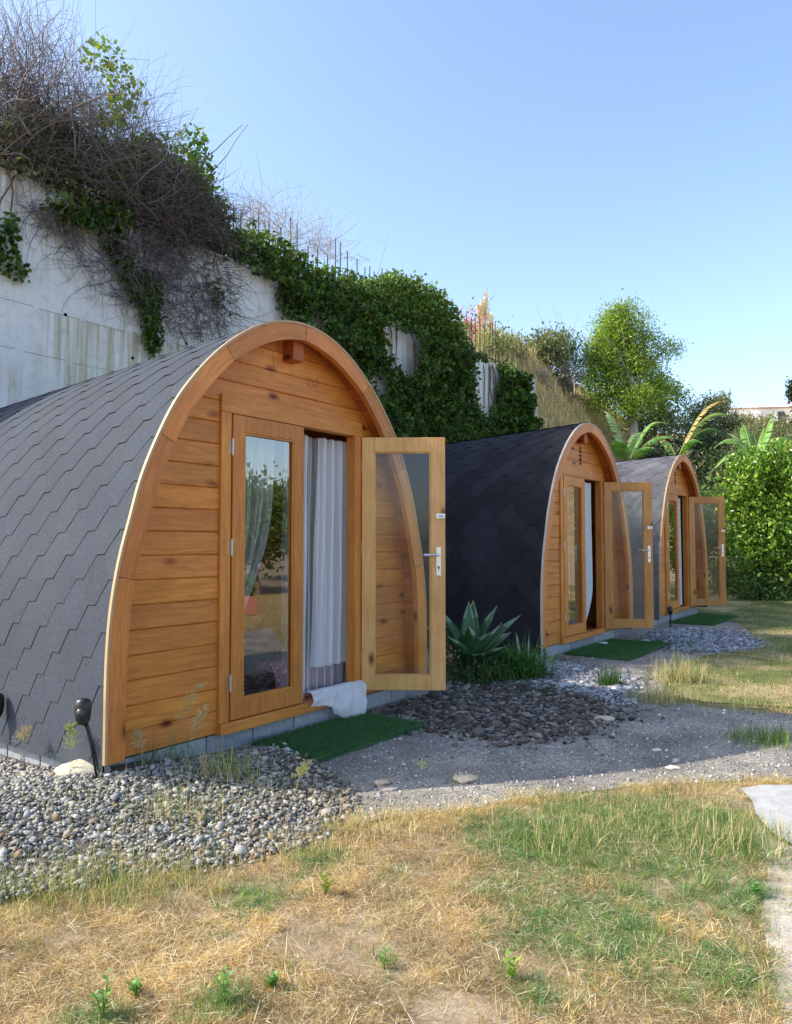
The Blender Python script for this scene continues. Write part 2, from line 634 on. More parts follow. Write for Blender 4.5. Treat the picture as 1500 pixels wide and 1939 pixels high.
def prof(t_, off=0.0):
    """point on the outer profile at arc length t (left foot -> right foot), moved outwards by off"""
    t_ = np.asarray(t_, float)
    x = np.interp(t_, ARC, PROF[:, 0]); z = np.interp(t_, ARC, PROF[:, 1])
    e = .03
    x1 = np.interp(t_ + e, ARC, PROF[:, 0]); z1 = np.interp(t_ + e, ARC, PROF[:, 1])
    x0 = np.interp(t_ - e, ARC, PROF[:, 0]); z0 = np.interp(t_ - e, ARC, PROF[:, 1])
    dx, dz = x1 - x0, z1 - z0
    L = np.sqrt(dx * dx + dz * dz) + 1e-9
    return x - dz / L * off, z + dx / L * off
LEN = 4.4
REC = .18
BW = .113      # arch board width

def taper(o):
    # the vault drops slightly towards the back
    me = o.data
    co = np.zeros(len(me.vertices) * 3, np.float32); me.vertices.foreach_get("co", co)
    co = co.reshape(-1, 3); co[:, 2] = np.where(co[:, 2] > 0, co[:, 2] * (1 - .0165 * np.clip(co[:, 1], 0, None)), co[:, 2])
    me.vertices.foreach_set("co", co.ravel()); me.update()
    return o

def inner_half(z, off=.055):
    """half width of the shell's inside at height z"""
    tt = np.linspace(0, ALEN / 2, 300)
    x, zz = prof(tt, -off)
    return float(np.interp(z, zz, -x))

def build_arch(parent, mat, rs):
    mb = MB()
    L2 = ALEN / 2
    js = [0, 1.02, 1.90, 2.70, L2, ALEN - 2.70, ALEN - 1.90, ALEN - 1.02, ALEN]
    for a, b in zip(js[:-1], js[1:]):
        k = rs.uniform(.85, 1.1)
        cc = (k, k * rs.uniform(.94, 1.02), k * rs.uniform(.88, 1.05))
        g = .0025
        tt = np.linspace(a + (g if a > 0 else 0), b - (g if b < ALEN else 0), 12)
        m = (tt - tt.mean()) / (b - a)
        extra = .006 * (1 - (2 * m) ** 2) * 0
        w = BW + rs.uniform(-.004, .004)
        y0 = -.002 + rs.uniform(-.002, .002)
        xo, zo = prof(tt, -.008)
        # the inside edge of each sawn piece is a little flatter than the curve
        xi, zi = prof(tt, -w)
        ci = np.array([np.linspace(xi[0], xi[-1], 12), np.linspace(zi[0], zi[-1], 12)])
        xi = xi * .8 + ci[0] * .2; zi = zi * .8 + ci[1] * .2
        n = len(tt)
        for i in range(n - 1):
            o0, o1, i0, i1 = (xo[i], zo[i]), (xo[i + 1], zo[i + 1]), (xi[i], zi[i]), (xi[i + 1], zi[i + 1])
            y1 = .045
            mb.face([(o0[0], y0, o0[1]), (o1[0], y0, o1[1]), (i1[0], y0, i1[1]), (i0[0], y0, i0[1])], cc)
            mb.face([(o0[0], y1, o0[1]), (i0[0], y1, i0[1]), (i1[0], y1, i1[1]), (o1[0], y1, o1[1])], cc)
            mb.face([(o0[0], y0, o0[1]), (o0[0], y1, o0[1]), (o1[0], y1, o1[1]), (o1[0], y0, o1[1])], cc)
            mb.face([(i0[0], y0, i0[1]), (i1[0], y0, i1[1]), (i1[0], y1, i1[1]), (i0[0], y1, i0[1])], cc)
        for e in (0, n - 1):
            mb.face([(xo[e], y0, zo[e]), (xi[e], y0, zi[e]), (xi[e], .045, zi[e]), (xo[e], .045, zo[e])], cc)
    o = mb.build('arch_board', mat, parent)
    co = np.array([v.co[:] for v in o.data.vertices])
    d2 = (co[:, None, 0] - PROF[None, :, 0]) ** 2 + (co[:, None, 2] - PROF[None, :, 1]) ** 2
    k = d2.argmin(1)
    g_ = np.stack([ARC[k], co[:, 1], np.sqrt(d2[np.arange(len(k)), k])], 1).astype(np.float32)
    a_ = o.data.attributes.new('grainv', 'FLOAT_VECTOR', 'POINT')
    a_.data.foreach_set('vector', g_.ravel())
    return o

def build_edge(parent, mat):
    mb = MB()
    tt = np.linspace(.0, ALEN, 90)
    a = prof(tt, -.007); b = prof(tt, .009)
    for i in range(89):
        A0, A1 = (a[0][i], a[1][i]), (a[0][i + 1], a[1][i + 1])
        B0, B1 = (b[0][i], b[1][i]), (b[0][i + 1], b[1][i + 1])
        y0, y1 = -.006, .017
        mb.face([(B0[0], y0, B0[1]), (B0[0], y1, B0[1]), (B1[0], y1, B1[1]), (B1[0], y0, B1[1])])
        mb.face([(A0[0], y0, A0[1]), (A1[0], y0, A1[1]), (B1[0], y0, B1[1]), (B0[0], y0, B0[1])])
        mb.face([(A0[0], y0, A0[1]), (A0[0], y1, A0[1]), (A1[0], y1, A1[1]), (A1[0], y0, A1[1])])
        mb.face([(A0[0], y1, A0[1]), (A1[0], y1, A1[1]), (B1[0], y1, B1[1]), (B0[0], y1, B0[1])])
    return mb.build('edge_strip', mat, parent)

def build_shell(parent, mat, rs):
    """curved boards running front to back: the soffit and the inside"""
    mb = MB()
    nb = 62
    ts = np.linspace(0, ALEN, nb + 1)
    for i in range(nb):
        k = rs.uniform(.8, 1.12)
        cc = (k, k * rs.uniform(.92, 1.04), k * rs.uniform(.85, 1.05))
        a, b = ts[i] + .001, ts[i + 1] - .001
        xo, zo = prof(np.array([a, b]), -.012)
        xi, zi = prof(np.array([a, b]), -.055)
        y0, y1 = .05, LEN
        p = [(xo[0], zo[0]), (xo[1], zo[1]), (xi[1], zi[1]), (xi[0], zi[0])]
        for q in range(4):
            u, w = p[q], p[(q + 1) % 4]
            mb.face([(u[0], y0, u[1]), (w[0], y0, w[1]), (w[0], y1, w[1]), (u[0], y1, u[1])], cc)
        mb.face([(x, y0, z) for x, z in p], cc)
        mb.face([(x, y1, z) for x, z in p][::-1], cc)
    return taper(mb.build('shell_boards', mat, parent))

def build_shingles(parent, mat, rs, var=.05, E=.145, per=.3333, drop=.06):
    a_, c_ = .078, per / 2 - .078
    L2 = ALEN / 2
    rows = int(math.ceil((L2 + drop) / E)) + 1
    V = []; Fq = []; C = []
    base_up, lift = .002, .006
    def place(side, t_ridge, y, off):
        # t measured from the ridge downwards
        tt = L2 - t_ridge if side < 0 else L2 + t_ridge
        if tt < 0:
            x, z = prof(np.array([0.0]), off); return (float(x[0]), y, float(z[0]) + tt)
        if tt > ALEN:
            x, z = prof(np.array([ALEN]), off); return (float(x[0]), y, float(z[0]) - (tt - ALEN))
        x, z = prof(np.array([tt]), off)
        return (float(x[0]), y, float(z[0]))
    tmax = L2 + drop
    mb = MB(); me_ = MB()
    for side in (-1, 1):
        for j in range(rows):
            T = j * E + .05
            shift = (per / 2) * (j % 2) + .03
            n = int(LEN / per) + 3
            for k in range(-1, n):
                y = k * per + shift
                kk = 1 + rs.uniform(-var, var)
                cc = (kk, kk, kk * rs.uniform(.98, 1.03))
                jit = rs.uniform(-.0005, .0005)
                # outline of this tab's cell: from previous gap middle to next gap middle
                def cl(v): return min(max(v, .018), LEN)
                ys = [y - per / 2, y - per / 2 + a_ / 2, y - a_ / 2 + 0, y + a_ / 2, y + per / 2 - a_ / 2, y + per / 2]
                lo = [T, T, T + E, T + E, T, T]
                # subdivide in y for each zigzag piece
                for q in range(5):
                    ya, yb = ys[q], ys[q + 1]
                    la, lb = lo[q], lo[q + 1]
                    ca, cb = cl(ya), cl(yb)
                    if cb - ca < 1e-4: continue
                    if ca != ya: la = lo[q] + (lo[q + 1] - lo[q]) * (ca - ya) / (yb - ya)
                    if cb != yb: lb = lo[q] + (lo[q + 1] - lo[q]) * (cb - ya) / (yb - ya)
                    t_top = max(T - E - .02, 0.0)
                    def off(t_): return base_up + lift * (t_ - (T - E - .02)) / (2 * E + .02) + jit
                    ns = 3
                    fr = [0, .5, .75, 1]
                    for w in range(ns):
                        ta0 = min(t_top + (la - t_top) * fr[w], tmax); ta1 = min(t_top + (la - t_top) * fr[w + 1], tmax)
                        tb0 = min(t_top + (lb - t_top) * fr[w], tmax); tb1 = min(t_top + (lb - t_top) * fr[w + 1], tmax)
                        if ta1 - ta0 < 1e-5 and tb1 - tb0 < 1e-5: continue
                        mb.face([place(side, ta0, ca, off(ta0)), place(side, tb0, cb, off(tb0)), place(side, tb1, cb, off(tb1)), place(side, ta1, ca, off(ta1))], cc)
                    if min(la, lb) < tmax - .001:
                        la2, lb2 = min(la, tmax), min(lb, tmax)
                        me_.face([place(side, la2, ca, off(la2)), place(side, lb2, cb, off(lb2)), place(side, lb2, cb, off(lb2) - .005), place(side, la2, ca, off(la2) - .005)], (1, 1, 1))
    # ridge caps
    ncap = int(LEN / .18)
    for k in range(ncap):
        y0 = .018 + k * .18; y1 = min(y0 + .2, LEN)
        kk = 1 + rs.uniform(-var, var)
        tt = np.linspace(L2 - .16, L2 + .16, 7)
        xa, za = prof(tt, .012); xb, zb = prof(tt, .019)
        for q in range(6):
            mb.face([(xb[q], y0, zb[q]), (xb[q + 1], y0, zb[q + 1]), (xa[q + 1], y1, za[q + 1]), (xa[q], y1, za[q])], (kk, kk, kk))
    o = taper(mb.build('shingle_roof', mat, parent))
    e = taper(me_.build('shingle_edges', M['bitumen'], o))
    # closed deck under the shingles
    dk = MB()
    tt = np.linspace(0, ALEN, 70)
    x, z = prof(tt, -.004)
    for i in range(69):
        dk.face([(x[i], .018, z[i]), (x[i + 1], .018, z[i + 1]), (x[i + 1], LEN, z[i + 1]), (x[i], LEN, z[i])])
    x0, z0 = x[0], z[0]
    dk.face([(x0, .018, 0), (x0, LEN, 0), (x0, LEN, -drop), (x0, .018, -drop)])
    dk.face([(-x0, .018, 0), (-x0, LEN, 0), (-x0, LEN, -drop), (-x0, .018, -drop)])
    taper(dk.build('roof_deck', M['bitumen'], o))
    return o

FX0, FX1 = .905 - 1.54, 2.385 - 1.54      # door frame outer
FZ1 = 2.205
def build_front(parent, mat, rs, y=REC, hole=True, name='plank_wall'):
    mb = MB()
    pitch = .147
    z = -.045
    zt_max = 2.715
    i = 0
    while z < zt_max:
        z0, z1 = z, min(z + pitch, zt_max)
        k = rs.uniform(.86, 1.1)
        cc = (k, k * rs.uniform(.94, 1.03), k * rs.uniform(.85, 1.1))
        g = .006
        zs = [z0, z0 + g, (z0 + z1) / 2, z1 - g, z1]
        yy = [y + .010, y, y, y, y + .010]
        rng = []
        if hole and z0 < FZ1 - .05:
            rng = [(-9, FX0 + .03), (FX1 - .03, 9)]
            hide = False
        else:
            rng = [(-9, 9)]
        for (xa, xb) in rng:
            # sometimes butt joint
            cuts = []
            if xa == -9 and xb == 9 and rs.random() < .4: cuts = [rs.uniform(-.3, .3)]
            xs = [xa] + cuts + [xb]
            for xl, xr in zip(xs[:-1], xs[1:]):
                for q in range(4):
                    za, zb = zs[q], zs[q + 1]
                    wa, wb = inner_half(max(za, 0), .045), inner_half(max(zb, 0), .045)
                    la, lb = max(xl, -wa), max(xl, -wb)
                    ra, rb = min(xr, wa), min(xr, wb)
                    if xl == -9: la, lb = -wa, -wb
                    if xr == 9: ra, rb = wa, wb
                    if xl in cuts: la = lb = xl + .0015
                    if xr in cuts: ra = rb = xr - .0015
                    if ra <= la: continue
                    mb.face([(la, yy[q], za), (ra, yy[q], za), (rb, yy[q + 1], zb), (lb, yy[q + 1], zb)], cc)
        z += pitch
        i += 1
    # backing (inside face)
    tt = np.linspace(0, ALEN, 60)
    x, zz = prof(tt, -.05)
    yb = y + .04
    # backing as strips left, right and above of hole
    nz = 40
    for a in range(nz):
        za, zb = -.045 + (2.735 + .045) * a / nz, -.045 + (2.735 + .045) * (a + 1) / nz
        wa, wb = inner_half(max(za, 0), .05), inner_half(max(zb, 0), .05)
        if hole and zb < FZ1:
            mb.face([(-wa, yb, za), (FX0 + .05, yb, za), (FX0 + .05, yb, zb), (-wb, yb, zb)], (.8, .8, .8))
            mb.face([(FX1 - .05, yb, za), (wa, yb, za), (wb, yb, zb), (FX1 - .05, yb, zb)], (.8, .8, .8))
        else:
            mb.face([(-wa, yb, za), (wa, yb, za), (wb, yb, zb), (-wb, yb, zb)], (.8, .8, .8))
    return mb.build(name, mat, parent)

def hinge(parent, x, y, z, h=.10):
    mb = MB()
    mb.tube([(x, y, z), (x, y, z + h)], .009, 8)
    mb.tube([(x, y, z - .008), (x, y, z)], .006, 6)
    mb.tube([(x, y, z + h), (x, y, z + h + .008)], .006, 6)
    mb.box(x - .022, x + .022, y + .006, y + .010, z + .005, z + h - .005, (1, 1, 1))
    return mb.build('hinge', M['brass'], parent)

def leaf_panel(name, parent, w, h, st, top, bot, thick, mat, glassmat, rs, loc=(0, 0, 0), rz=0.0, flip=False):
    """glazed door leaf, hinge edge at x=0, extends to +x, front at y=0"""
    e = bpy.data.objects.new(name, None)
    e.empty_display_size = .1
    e.parent = parent; e.location = loc; e.rotation_euler = (0, 0, rz)
    col.objects.link(e)
    mb = MB()
    bv = .004
    sL, sR = st
    mb.box(0, sL, 0, thick, 0, h, bev=bv)
    mb.box(w - sR, w, 0, thick, 0, h, bev=bv)
    g = .0008
    mb.box(sL + g, w - sR - g, .001, thick - .001, h - top, h, bev=bv)
    mb.box(sL + g, w - sR - g, .001, thick - .001, 0, bot, bev=bv)
    mb.build('door_frame_rails', mat, e)
    # glazing bead
    gb = MB()
    x0, x1, z0, z1 = sL, w - sR, bot, h - top
    b = .012
    for yb0, yb1 in ((.006, .018), (thick - .018, thick - .006)):
        gb.box(x0 + .001, x0 + b, yb0, yb1, z0 + .001, z1 - .001)
        gb.box(x1 - b, x1 - .001, yb0, yb1, z0 + .001, z1 - .001)
        gb.box(x0 + b, x1 - b, yb0, yb1, z0 + .001, z0 + b)
        gb.box(x0 + b, x1 - b, yb0, yb1, z1 - b, z1 - .001)
    gb.build('glazing_bead', mat, e)
    gm = MB()
    gm.face([(x0 + .002, thick / 2, z0 + .002), (x1 - .002, thick / 2, z0 + .002), (x1 - .002, thick / 2, z1 - .002), (x0 + .002, thick / 2, z1 - .002)])
    gm.build('glass_pane', glassmat, e)
    return e

def handle_set(parent, x, z, y0, sgn, side=-1):
    """lever handle with long plate and keyhole; y0 surface, sgn outward direction"""
    mb = MB()
    ya, yb = sorted((y0, y0 + sgn * .006))
    mb.box(x - .019, x + .019, ya, yb, z - .16, z + .075, (1, 1, 1), bev=.002)
    mb.tube([(x, y0, z + .01), (x, y0 + sgn * .045, z + .01), (x + side * .02, y0 + sgn * .055, z + .01), (x + side * .12, y0 + sgn * .055, z + .008)], .009, 8)
    o = mb.build('door_handle', M['steel'], parent)
    k = MB()
    ya, yb = sorted((y0 + sgn * .0062, y0 + sgn * .0075))
    k.tube([(x, ya, z - .09), (x, yb, z - .09)], .009, 10, (1, 1, 1))
    k.box(x - .004, x + .004, ya, yb, z - .115, z - .095, (1, 1, 1))
    k.build('keyhole', M['black_plastic'], o)
    return o

def curtain_mesh(x0, x1, z0, z1, y, folds, amp, top_squeeze=0.0, curve=None, rs=rnd, nx=120, nz=40, ph=None):
    ph = rs.uniform(0, 6) if ph is None else ph
    V = []; Fc = []
    for j in range(nz + 1):
        v_ = j / nz
        z = z0 + (z1 - z0) * v_
        for i in range(nx + 1):
            u = i / nx
            a, b = x0, x1
            if curve: a, b = curve(v_)
            x = a + (b - a) * u + .006 * math.sin(9 * v_ + 17 * u)
            wob = math.sin(folds * 2 * PI * u + ph + .5 * math.sin(3 * v_ + 4 * u)) * amp * (1 - .35 * v_)
            wob += math.sin(folds * 4.3 * PI * u + 2 * ph + v_ * 1.3) * amp * .45
            V.append((x, y + wob, z))
    for j in range(nz):
        for i in range(nx):
            a = j * (nx + 1) + i
            Fc.append((a, a + 1, a + nx + 2, a + nx + 1))
    return npmesh('curtain', V, Fc)

def make_pod(s0, label, seed, shingle, door_mat, edge, rise=0.0, var=.05, open_ang=ROT, door_label=None, skew=0.0):
    rs = random.Random(seed)
    c = W(s0 + 1.54, 0, rise)
    pod = empty('camping_pod', c, ROT + skew, label, 'camping pod', 'wooden camping pods in a row')
    build_arch(pod, M['arch_wood'], rs)
    build_edge(pod, edge)
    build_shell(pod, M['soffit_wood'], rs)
    build_shingles(pod, shingle, rs, var)
    build_front(pod, M['wall_wood'], rs)
    taper(build_front(pod, M['wall_wood'], rs, y=LEN - .1, hole=False, name='rear_wall'))
    # floor inside
    fl = MB()
    for i in range(20):
        xx = -1.46 + i * .146
        fl.box(xx, xx + .1445, REC + .045, LEN - .11, -.03, .0)
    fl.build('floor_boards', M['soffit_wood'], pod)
    # ridge beam
    rb = MB()
    rb.box(-.055, .055, .07, LEN - .12, 2.545, 2.725, (.95, .9, .85), bev=.004)
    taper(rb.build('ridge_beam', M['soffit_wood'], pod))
    # sill board under the wall
    sb = MB()
    sb.box(FX0 - .0, .43 + .0, REC - .045, REC + .05, -.052, .018, bev=.003)
    sb.box(.432, FX1, REC - .02, REC + .05, -.052, .015, bev=.003)
    sb.build('sill', M['frame_wood_x'], pod)
    # door frame
    y0, y1 = REC - .022, REC + .07
    fj = MB()
    fj.box(FX0, FX0 + .085, y0, y1, .019, FZ1 - .121, bev=.004)
    fj.build('door_jamb', M['frame_wood'], pod)
    fj = MB()
    fj.box(FX1 - .095, FX1, y0, y1, .019, FZ1 - .121, bev=.004)
    fj.build('door_jamb', M['frame_wood'], pod)
    ft = MB()
    ft.box(FX0, FX1, y0, y1, FZ1 - .12, FZ1, bev=.004)
    ft.build('head_board', M['frame_wood_x'], pod)
    # fixed (closed) left leaf
    lx0, lx1 = FX0 + .099, .150
    lf = leaf_panel('closed_door', pod, lx1 - lx0, 2.055, (.105, .10), .115, .125, .052, M['frame_wood'], M['glass_reflective'], rs, loc=(lx0, REC - .024, .025))
    for z in (.20, 1.10, 1.78):
        hinge(lf, -.008, -.004, z)
    # open right leaf, hinged on the right jamb
    hx, hy = FX1 - .02, REC - .035
    od = leaf_panel('open_door', pod, .685, 2.07, (.10, .118), .12, .118, .045, door_mat, M['glass'], rs, loc=(hx, hy, .01), rz=-open_ang - skew)
    if door_label: od['label'] = door_label
    handle_set(od, .685 - .055, 1.09, .0, -1, -1)
    handle_set(od, .685 - .055, 1.09, .045, 1, -1)
    lt = MB()
    lt.tube([(.63, -.014, 1.42), (.67, -.014, 1.42)], .008, 8)
    lt.box(.612, .683, -.004, 0, 1.40, 1.44, (1, 1, 1), bev=.0015)
    lt.build('latch', M['steel'], od)
    for z in (.20, 1.10, 1.78):
        hinge(od, -.006, .02, z)
    # hooks of latch on the jamb: striker
    # foundation blocks
    fb = MB()
    x = -1.50
    while x < 1.5:
        w_ = min(.398, 1.5 - x)
        k = rs.uniform(.85, 1.12)
        fb.box(x, x + w_ - .007, REC + .012, REC + .16, -.26, -.054, (k, k, k * 1.02), bev=.004)
        x += .4
    for yy in np.arange(REC + .2, LEN - .2, .41):
        for sx in (-1.49, 1.35):
            k = rs.uniform(.85, 1.12)
            fb.box(sx, sx + .14, yy, yy + .395, -.26, -.054, (k, k, k), bev=.004)
    fb.build('foundation', M['block'], pod)
    return pod

pod1 = make_pod(0, 'large nearest camping pod with grey hexagonal shingles and pale open glass door', 3, M['shingle_grey'], M['door_wood'], M['edge_wood'], 0, .045)
pod2 = make_pod(5.44, 'middle camping pod with near-black shingles behind the agave', 5, M['shingle_black'], M['door_wood2'], M['edge_wood_grey'], 0.0, .2)
pod3 = make_pod(9.86, 'farthest and smallest-looking camping pod with slate-coloured roof before the bananas', 9, M['shingle_slate'], M['door_wood2'], M['edge_wood'], 0.02, .15)

# marks burnt on the gables
def marks(pod, x, zc, h, n, mat, w=.03, y=REC):
    mb = MB()
    rs = random.Random(4)
    for i in range(n):
        z = zc + h * (.5 - (i + .5) / n)
        a = rs.uniform(.5, 1) * w
        hh = h / n * .38
        pts = []
        for k in range(10):
            th = 2 * PI * k / 10
            r_ = 1 + .25 * rs.uniform(-1, 1)
            pts.append((x + a * math.cos(th) * r_, z + hh * math.sin(th) * r_))
        mb.face([(p[0], y - .012, p[1]) for p in pts])
        for k in range(10):
            p, q = pts[k], pts[(k + 1) % 10]
            mb.face([(p[0], y - .012, p[1]), (q[0], y - .012, q[1]), (q[0], y - .002, q[1]), (p[0], y - .002, p[1])])
    return mb.build('gable_ornament', mat, pod)
marks(pod2, .06, 2.385, .26, 5, M['dark_mark'])
marks(pod3, .06, 2.385, .26, 5, M['dark_mark'])
rm = MB()
rs_ = random.Random(2)
for i in range(9):
    x = .2 + (i % 5) * .033 + rs_.uniform(-.004, .004); z = 2.46 + (0.0 if i < 5 else -.045) + rs_.uniform(-.008, .008)
    rm.box(x, x + rs_.uniform(.008, .018), REC - .0022, REC - .0006, z - rs_.uniform(.008, .018), z + rs_.uniform(.004, .014), (1, 1, 1))
rm.build('faded_stamp', M['red_mark'], pod1)

# ------------------------------------------------------------------ curtains, bed
def pod_local(pod, name, me, mat, label, cat, group=None, smooth=True, solid=0):
    o = link(name, me, mat, None, smooth)
    o.location = pod.location; o.rotation_euler = pod.rotation_euler
    if solid:
        pass
    return tag(o, label, cat, group)
GC = 'white curtains in the pod doorways'
me = curtain_mesh(.13, 1.0, .02, 2.045, REC + .16, 9, .02, rs=random.Random(1), nx=200)
pod_local(pod1, 'curtain', me, M['voile_faint'], 'thin see-through net hanging across the nearest doorway', 'curtain', GC)
me = curtain_mesh(.13, .28, .02, 2.045, REC + .10, 2.1, .022, rs=random.Random(4), nx=90, curve=lambda v: (.13, .31 + .03 * v))
pod_local(pod1, 'curtain', me, M['voile'], 'narrow white curtain gathered beside the middle post of the nearest doorway', 'curtain', GC)
me = curtain_mesh(.42, .85, .235, 2.045, REC + .105, 4.1, .030, rs=random.Random(8), nx=180, curve=lambda v: (.40 + .05 * v, .85 + .01 * math.sin(4 * v)))
pod_local(pod1, 'curtain', me, M['voile'], 'wide white curtain with deep folds at the right of the nearest doorway', 'curtain', GC)
me = curtain_mesh(-.52, .12, .06, 2.02, REC + .17, 5, .03, rs=random.Random(3), nx=160, curve=lambda v: (-.52 + .10 * math.exp(-((v - .12) / .2) ** 2), .05 - .38 * math.exp(-((v - .2) / .33) ** 2)))
pod_local(pod1, 'curtain', me, M['voile_faint'], 'sheer curtain gathered behind the closed glass door of the nearest pod', 'curtain', GC)
def c2(v):
    w_ = .40 - .36 * max(0, (1 - v / .28)) ** 1.7 if v < .28 else .40
    return (.16, .16 + w_)
me = curtain_mesh(.16, .56, .04, 2.05, REC + .06, 2.2, .016, curve=c2, rs=random.Random(5))
pod_local(pod2, 'curtain', me, M['voile_solid'], 'white curtain swept to a point at its foot in the middle pod doorway', 'curtain', GC)
me = curtain_mesh(-.50, .1, .06, 2.02, REC + .2, 4, .03, rs=random.Random(6))
pod_local(pod2, 'curtain', me, M['voile_faint'], 'sheer curtain behind the closed glass door of the middle pod', 'curtain', GC)
me = curtain_mesh(.22, .56, .04, 2.04, REC + .06, 2.5, .016, rs=random.Random(7))
pod_local(pod3, 'curtain', me, M['voile_solid'], 'bluish white curtain in the doorway of the farthest pod', 'curtain', GC)

# hem of the curtain spilling over the sill (thick crumpled cloth)
def cloth_spill():
    nx, nz = 70, 60
    V = []; Fc = []
    rs = np.random.default_rng(4)
    for j in range(nz + 1):
        v = j / nz
        for i in range(nx + 1):
            u = i / nx
            x = .20 + u * (.56 + .03 * math.sin(v * 5)) + .012 * math.sin(v * 11 + 3 * u)
            low = .10 + .17 * (1 / (1 + math.exp(-(u - .45) / .09))) - .10 * max(0, u - .9) * 8   # hangs lower on the right
            if v < .35:
                y = REC + .15 - v / .35 * .19; z = .04 + .055 * math.sin(v / .35 * PI * .5)
            else:
                k = (v - .35) / .65
                y = REC - .045 - (.03 + .08 * u) * math.sin(k * PI * .6); z = .095 - k ** 1.1 * low
            a_ = min(1, v * 3)
            fold = .013 * math.sin(u * 19 + 2.5 * v) + .007 * math.sin(u * 43 + 4 * v + 1) + .006 * math.sin(v * 17 + u * 12) + .004 * math.sin(u * 71 - 9 * v)
            y -= fold * a_; z += .35 * fold * a_
            z = max(z, GZ + .02 + .008 * math.sin(u * 30))
            V.append((x, y, z))
    for j in range(nz):
        for i in range(nx):
            a = j * (nx + 1) + i
            Fc.append((a, a + 1, a + nx + 2, a + nx + 1))
    return npmesh('cloth', V, Fc)
o = pod_local(pod1, 'cloth', cloth_spill(), M['cloth_white'], 'crumpled white cloth spilling over the sill onto the green mat', 'cloth')
bed = empty('bed', pod1.location, ROT, 'low bed with pink patterned cover just inside the nearest doorway', 'bed')
mb = MB(); mb.box(.22, .98, REC + .42, REC + 2.3, .002, .19, bev=.03)
mb.build('mattress', M['interior'], bed, True)
mb = MB()
nx = 50
for i in range(nx):
    for j in range(8):
        def p(a, b):
            x = .20 + .80 * a / nx
            th = b / 8 * PI * .5
            return (x, REC + .39 - .085 * math.cos(th) + .006 * math.sin(a * 1.3), .03 + .235 * math.sin(th) + .007 * math.sin(a * .8 + b))
        mb.face([p(i, j), p(i + 1, j), p(i + 1, j + 1), p(i, j + 1)])
mb2 = MB()
mb2.box(.20, 1.0, REC + .56, REC + 2.3, .20, .262, bev=.02)  # added bed layer, its dark colour painting the shade behind the closed door
mb2.build('shade_blanket', M['shade_blanket'], bed, True)
mb.box(.20, 1.0, REC + .39, REC + .555, .20, .265, bev=.02)
mb.build('bed_cover', M['pink'], bed, True)

# ------------------------------------------------------------------ green mats
def mat_obj(s0, s1, m0, m1, label, skew=0.0):
    nx, ny = 40, 24
    rs = random.Random(label)
    rt = empty('doormat', W((s0 + s1) / 2, (m0 + m1) / 2, GZ + .012), ROT + skew, label, 'doormat', 'green artificial grass mats')
    a, b = (s1 - s0) / 2, (m1 - m0) / 2
    mb = MB()
    for i in range(nx):
        for j in range(ny):
            def p(i, j):
                x = -a + 2 * a * i / nx; y = -b + 2 * b * j / ny
                return (x, y, .004 + .004 * math.sin(x * 7 + y * 3) + .003 * math.sin(y * 13))
            mb.face([p(i, j), p(i + 1, j), p(i + 1, j + 1), p(i, j + 1)])
    mb.box(-a, a, -b, b, -.006, .003, (1, 1, 1))
    mb.build('turf_base', M['turf'], rt)
    n = int(16000 * a * b * 4)
    rg = np.random.default_rng(5)
    x = rg.uniform(-a, a, n); y = rg.uniform(-b, b, n)
    base = np.stack([x, y, np.full(n, .005)], 1)
    V, Fc, C = blades(base, rg, .022, .006, .0032, .35, [(.035, .145, .045), (.055, .19, .06), (.08, .17, .07), (.12, .20, .09)])
    link('turf_pile', npmesh('turf_pile', V, Fc, C), M['grass'], rt)
    return rt

def blades(base, rg, h, hv, w, lean, cols, curl=.5, colmix=None, lay=None, dirs=None):
    """each blade a tapered two-quad strip; returns tris as degenerate quads avoided (3 tris)"""
    n = len(base)
    hh = np.abs(rg.normal(h, hv, n)) + h * .2
    th = rg.uniform(0, 2 * PI, n)
    if dirs is not None: th = dirs + rg.normal(0, .5, n)
    ln = np.abs(rg.normal(0, lean, n)) if lay is None else np.clip(rg.normal(lay, lean, n), .05, 1.55)
    dx, dy = np.cos(th), np.sin(th)
    ang2 = rg.uniform(0, 2 * PI, n)
    sx, sy = np.cos(ang2) * w / 2, np.sin(ang2) * w / 2
    s1, c1 = np.sin(np.minimum(ln, 1.45)), np.cos(np.minimum(ln, 1.45))
    l2 = np.minimum(ln * (1 + curl) + rg.normal(0, .15, n), 1.75)
    s2, c2 = np.sin(l2), np.cos(l2)
    z0 = np.zeros(n)
    m = base + np.stack([dx * s1, dy * s1, c1], 1) * (hh * .5)[:, None]
    tip = m + np.stack([dx * s2, dy * s2, c2], 1) * (hh * .5)[:, None]
    tip[:, 2] = np.maximum(tip[:, 2], base[:, 2] + .001)
    wv = np.stack([sx, sy, z0], 1)
    V = np.stack([base - wv, base + wv, m + wv * .8, m - wv * .8, tip + wv * .12, tip - wv * .12], 1).reshape(-1, 3)
    i = np.arange(n) * 6
    Fc = np.concatenate([np.stack([i, i + 1, i + 2, i + 3], 1), np.stack([i + 3, i + 2, i + 4, i + 5], 1)], 0)
    cols = np.asarray(cols)
    if colmix is None:
        c = cols[rg.integers(0, len(cols), n)]
    else:
        c = colmix
    c = c * rg.uniform(.75, 1.25, (n, 1))
    C = np.concatenate([c, c], 0)
    return V, Fc, C

mat_obj(1.16, 2.30, -.12, .53, 'deep green artificial grass mat at the nearest pod', -.03)
mat_obj(6.25, 7.9, -.10, .72, 'faded green grass mat on the step side of the middle pod')
mat_obj(10.7, 12.5, -.10, .62, 'small green grass mat by the farthest pod')

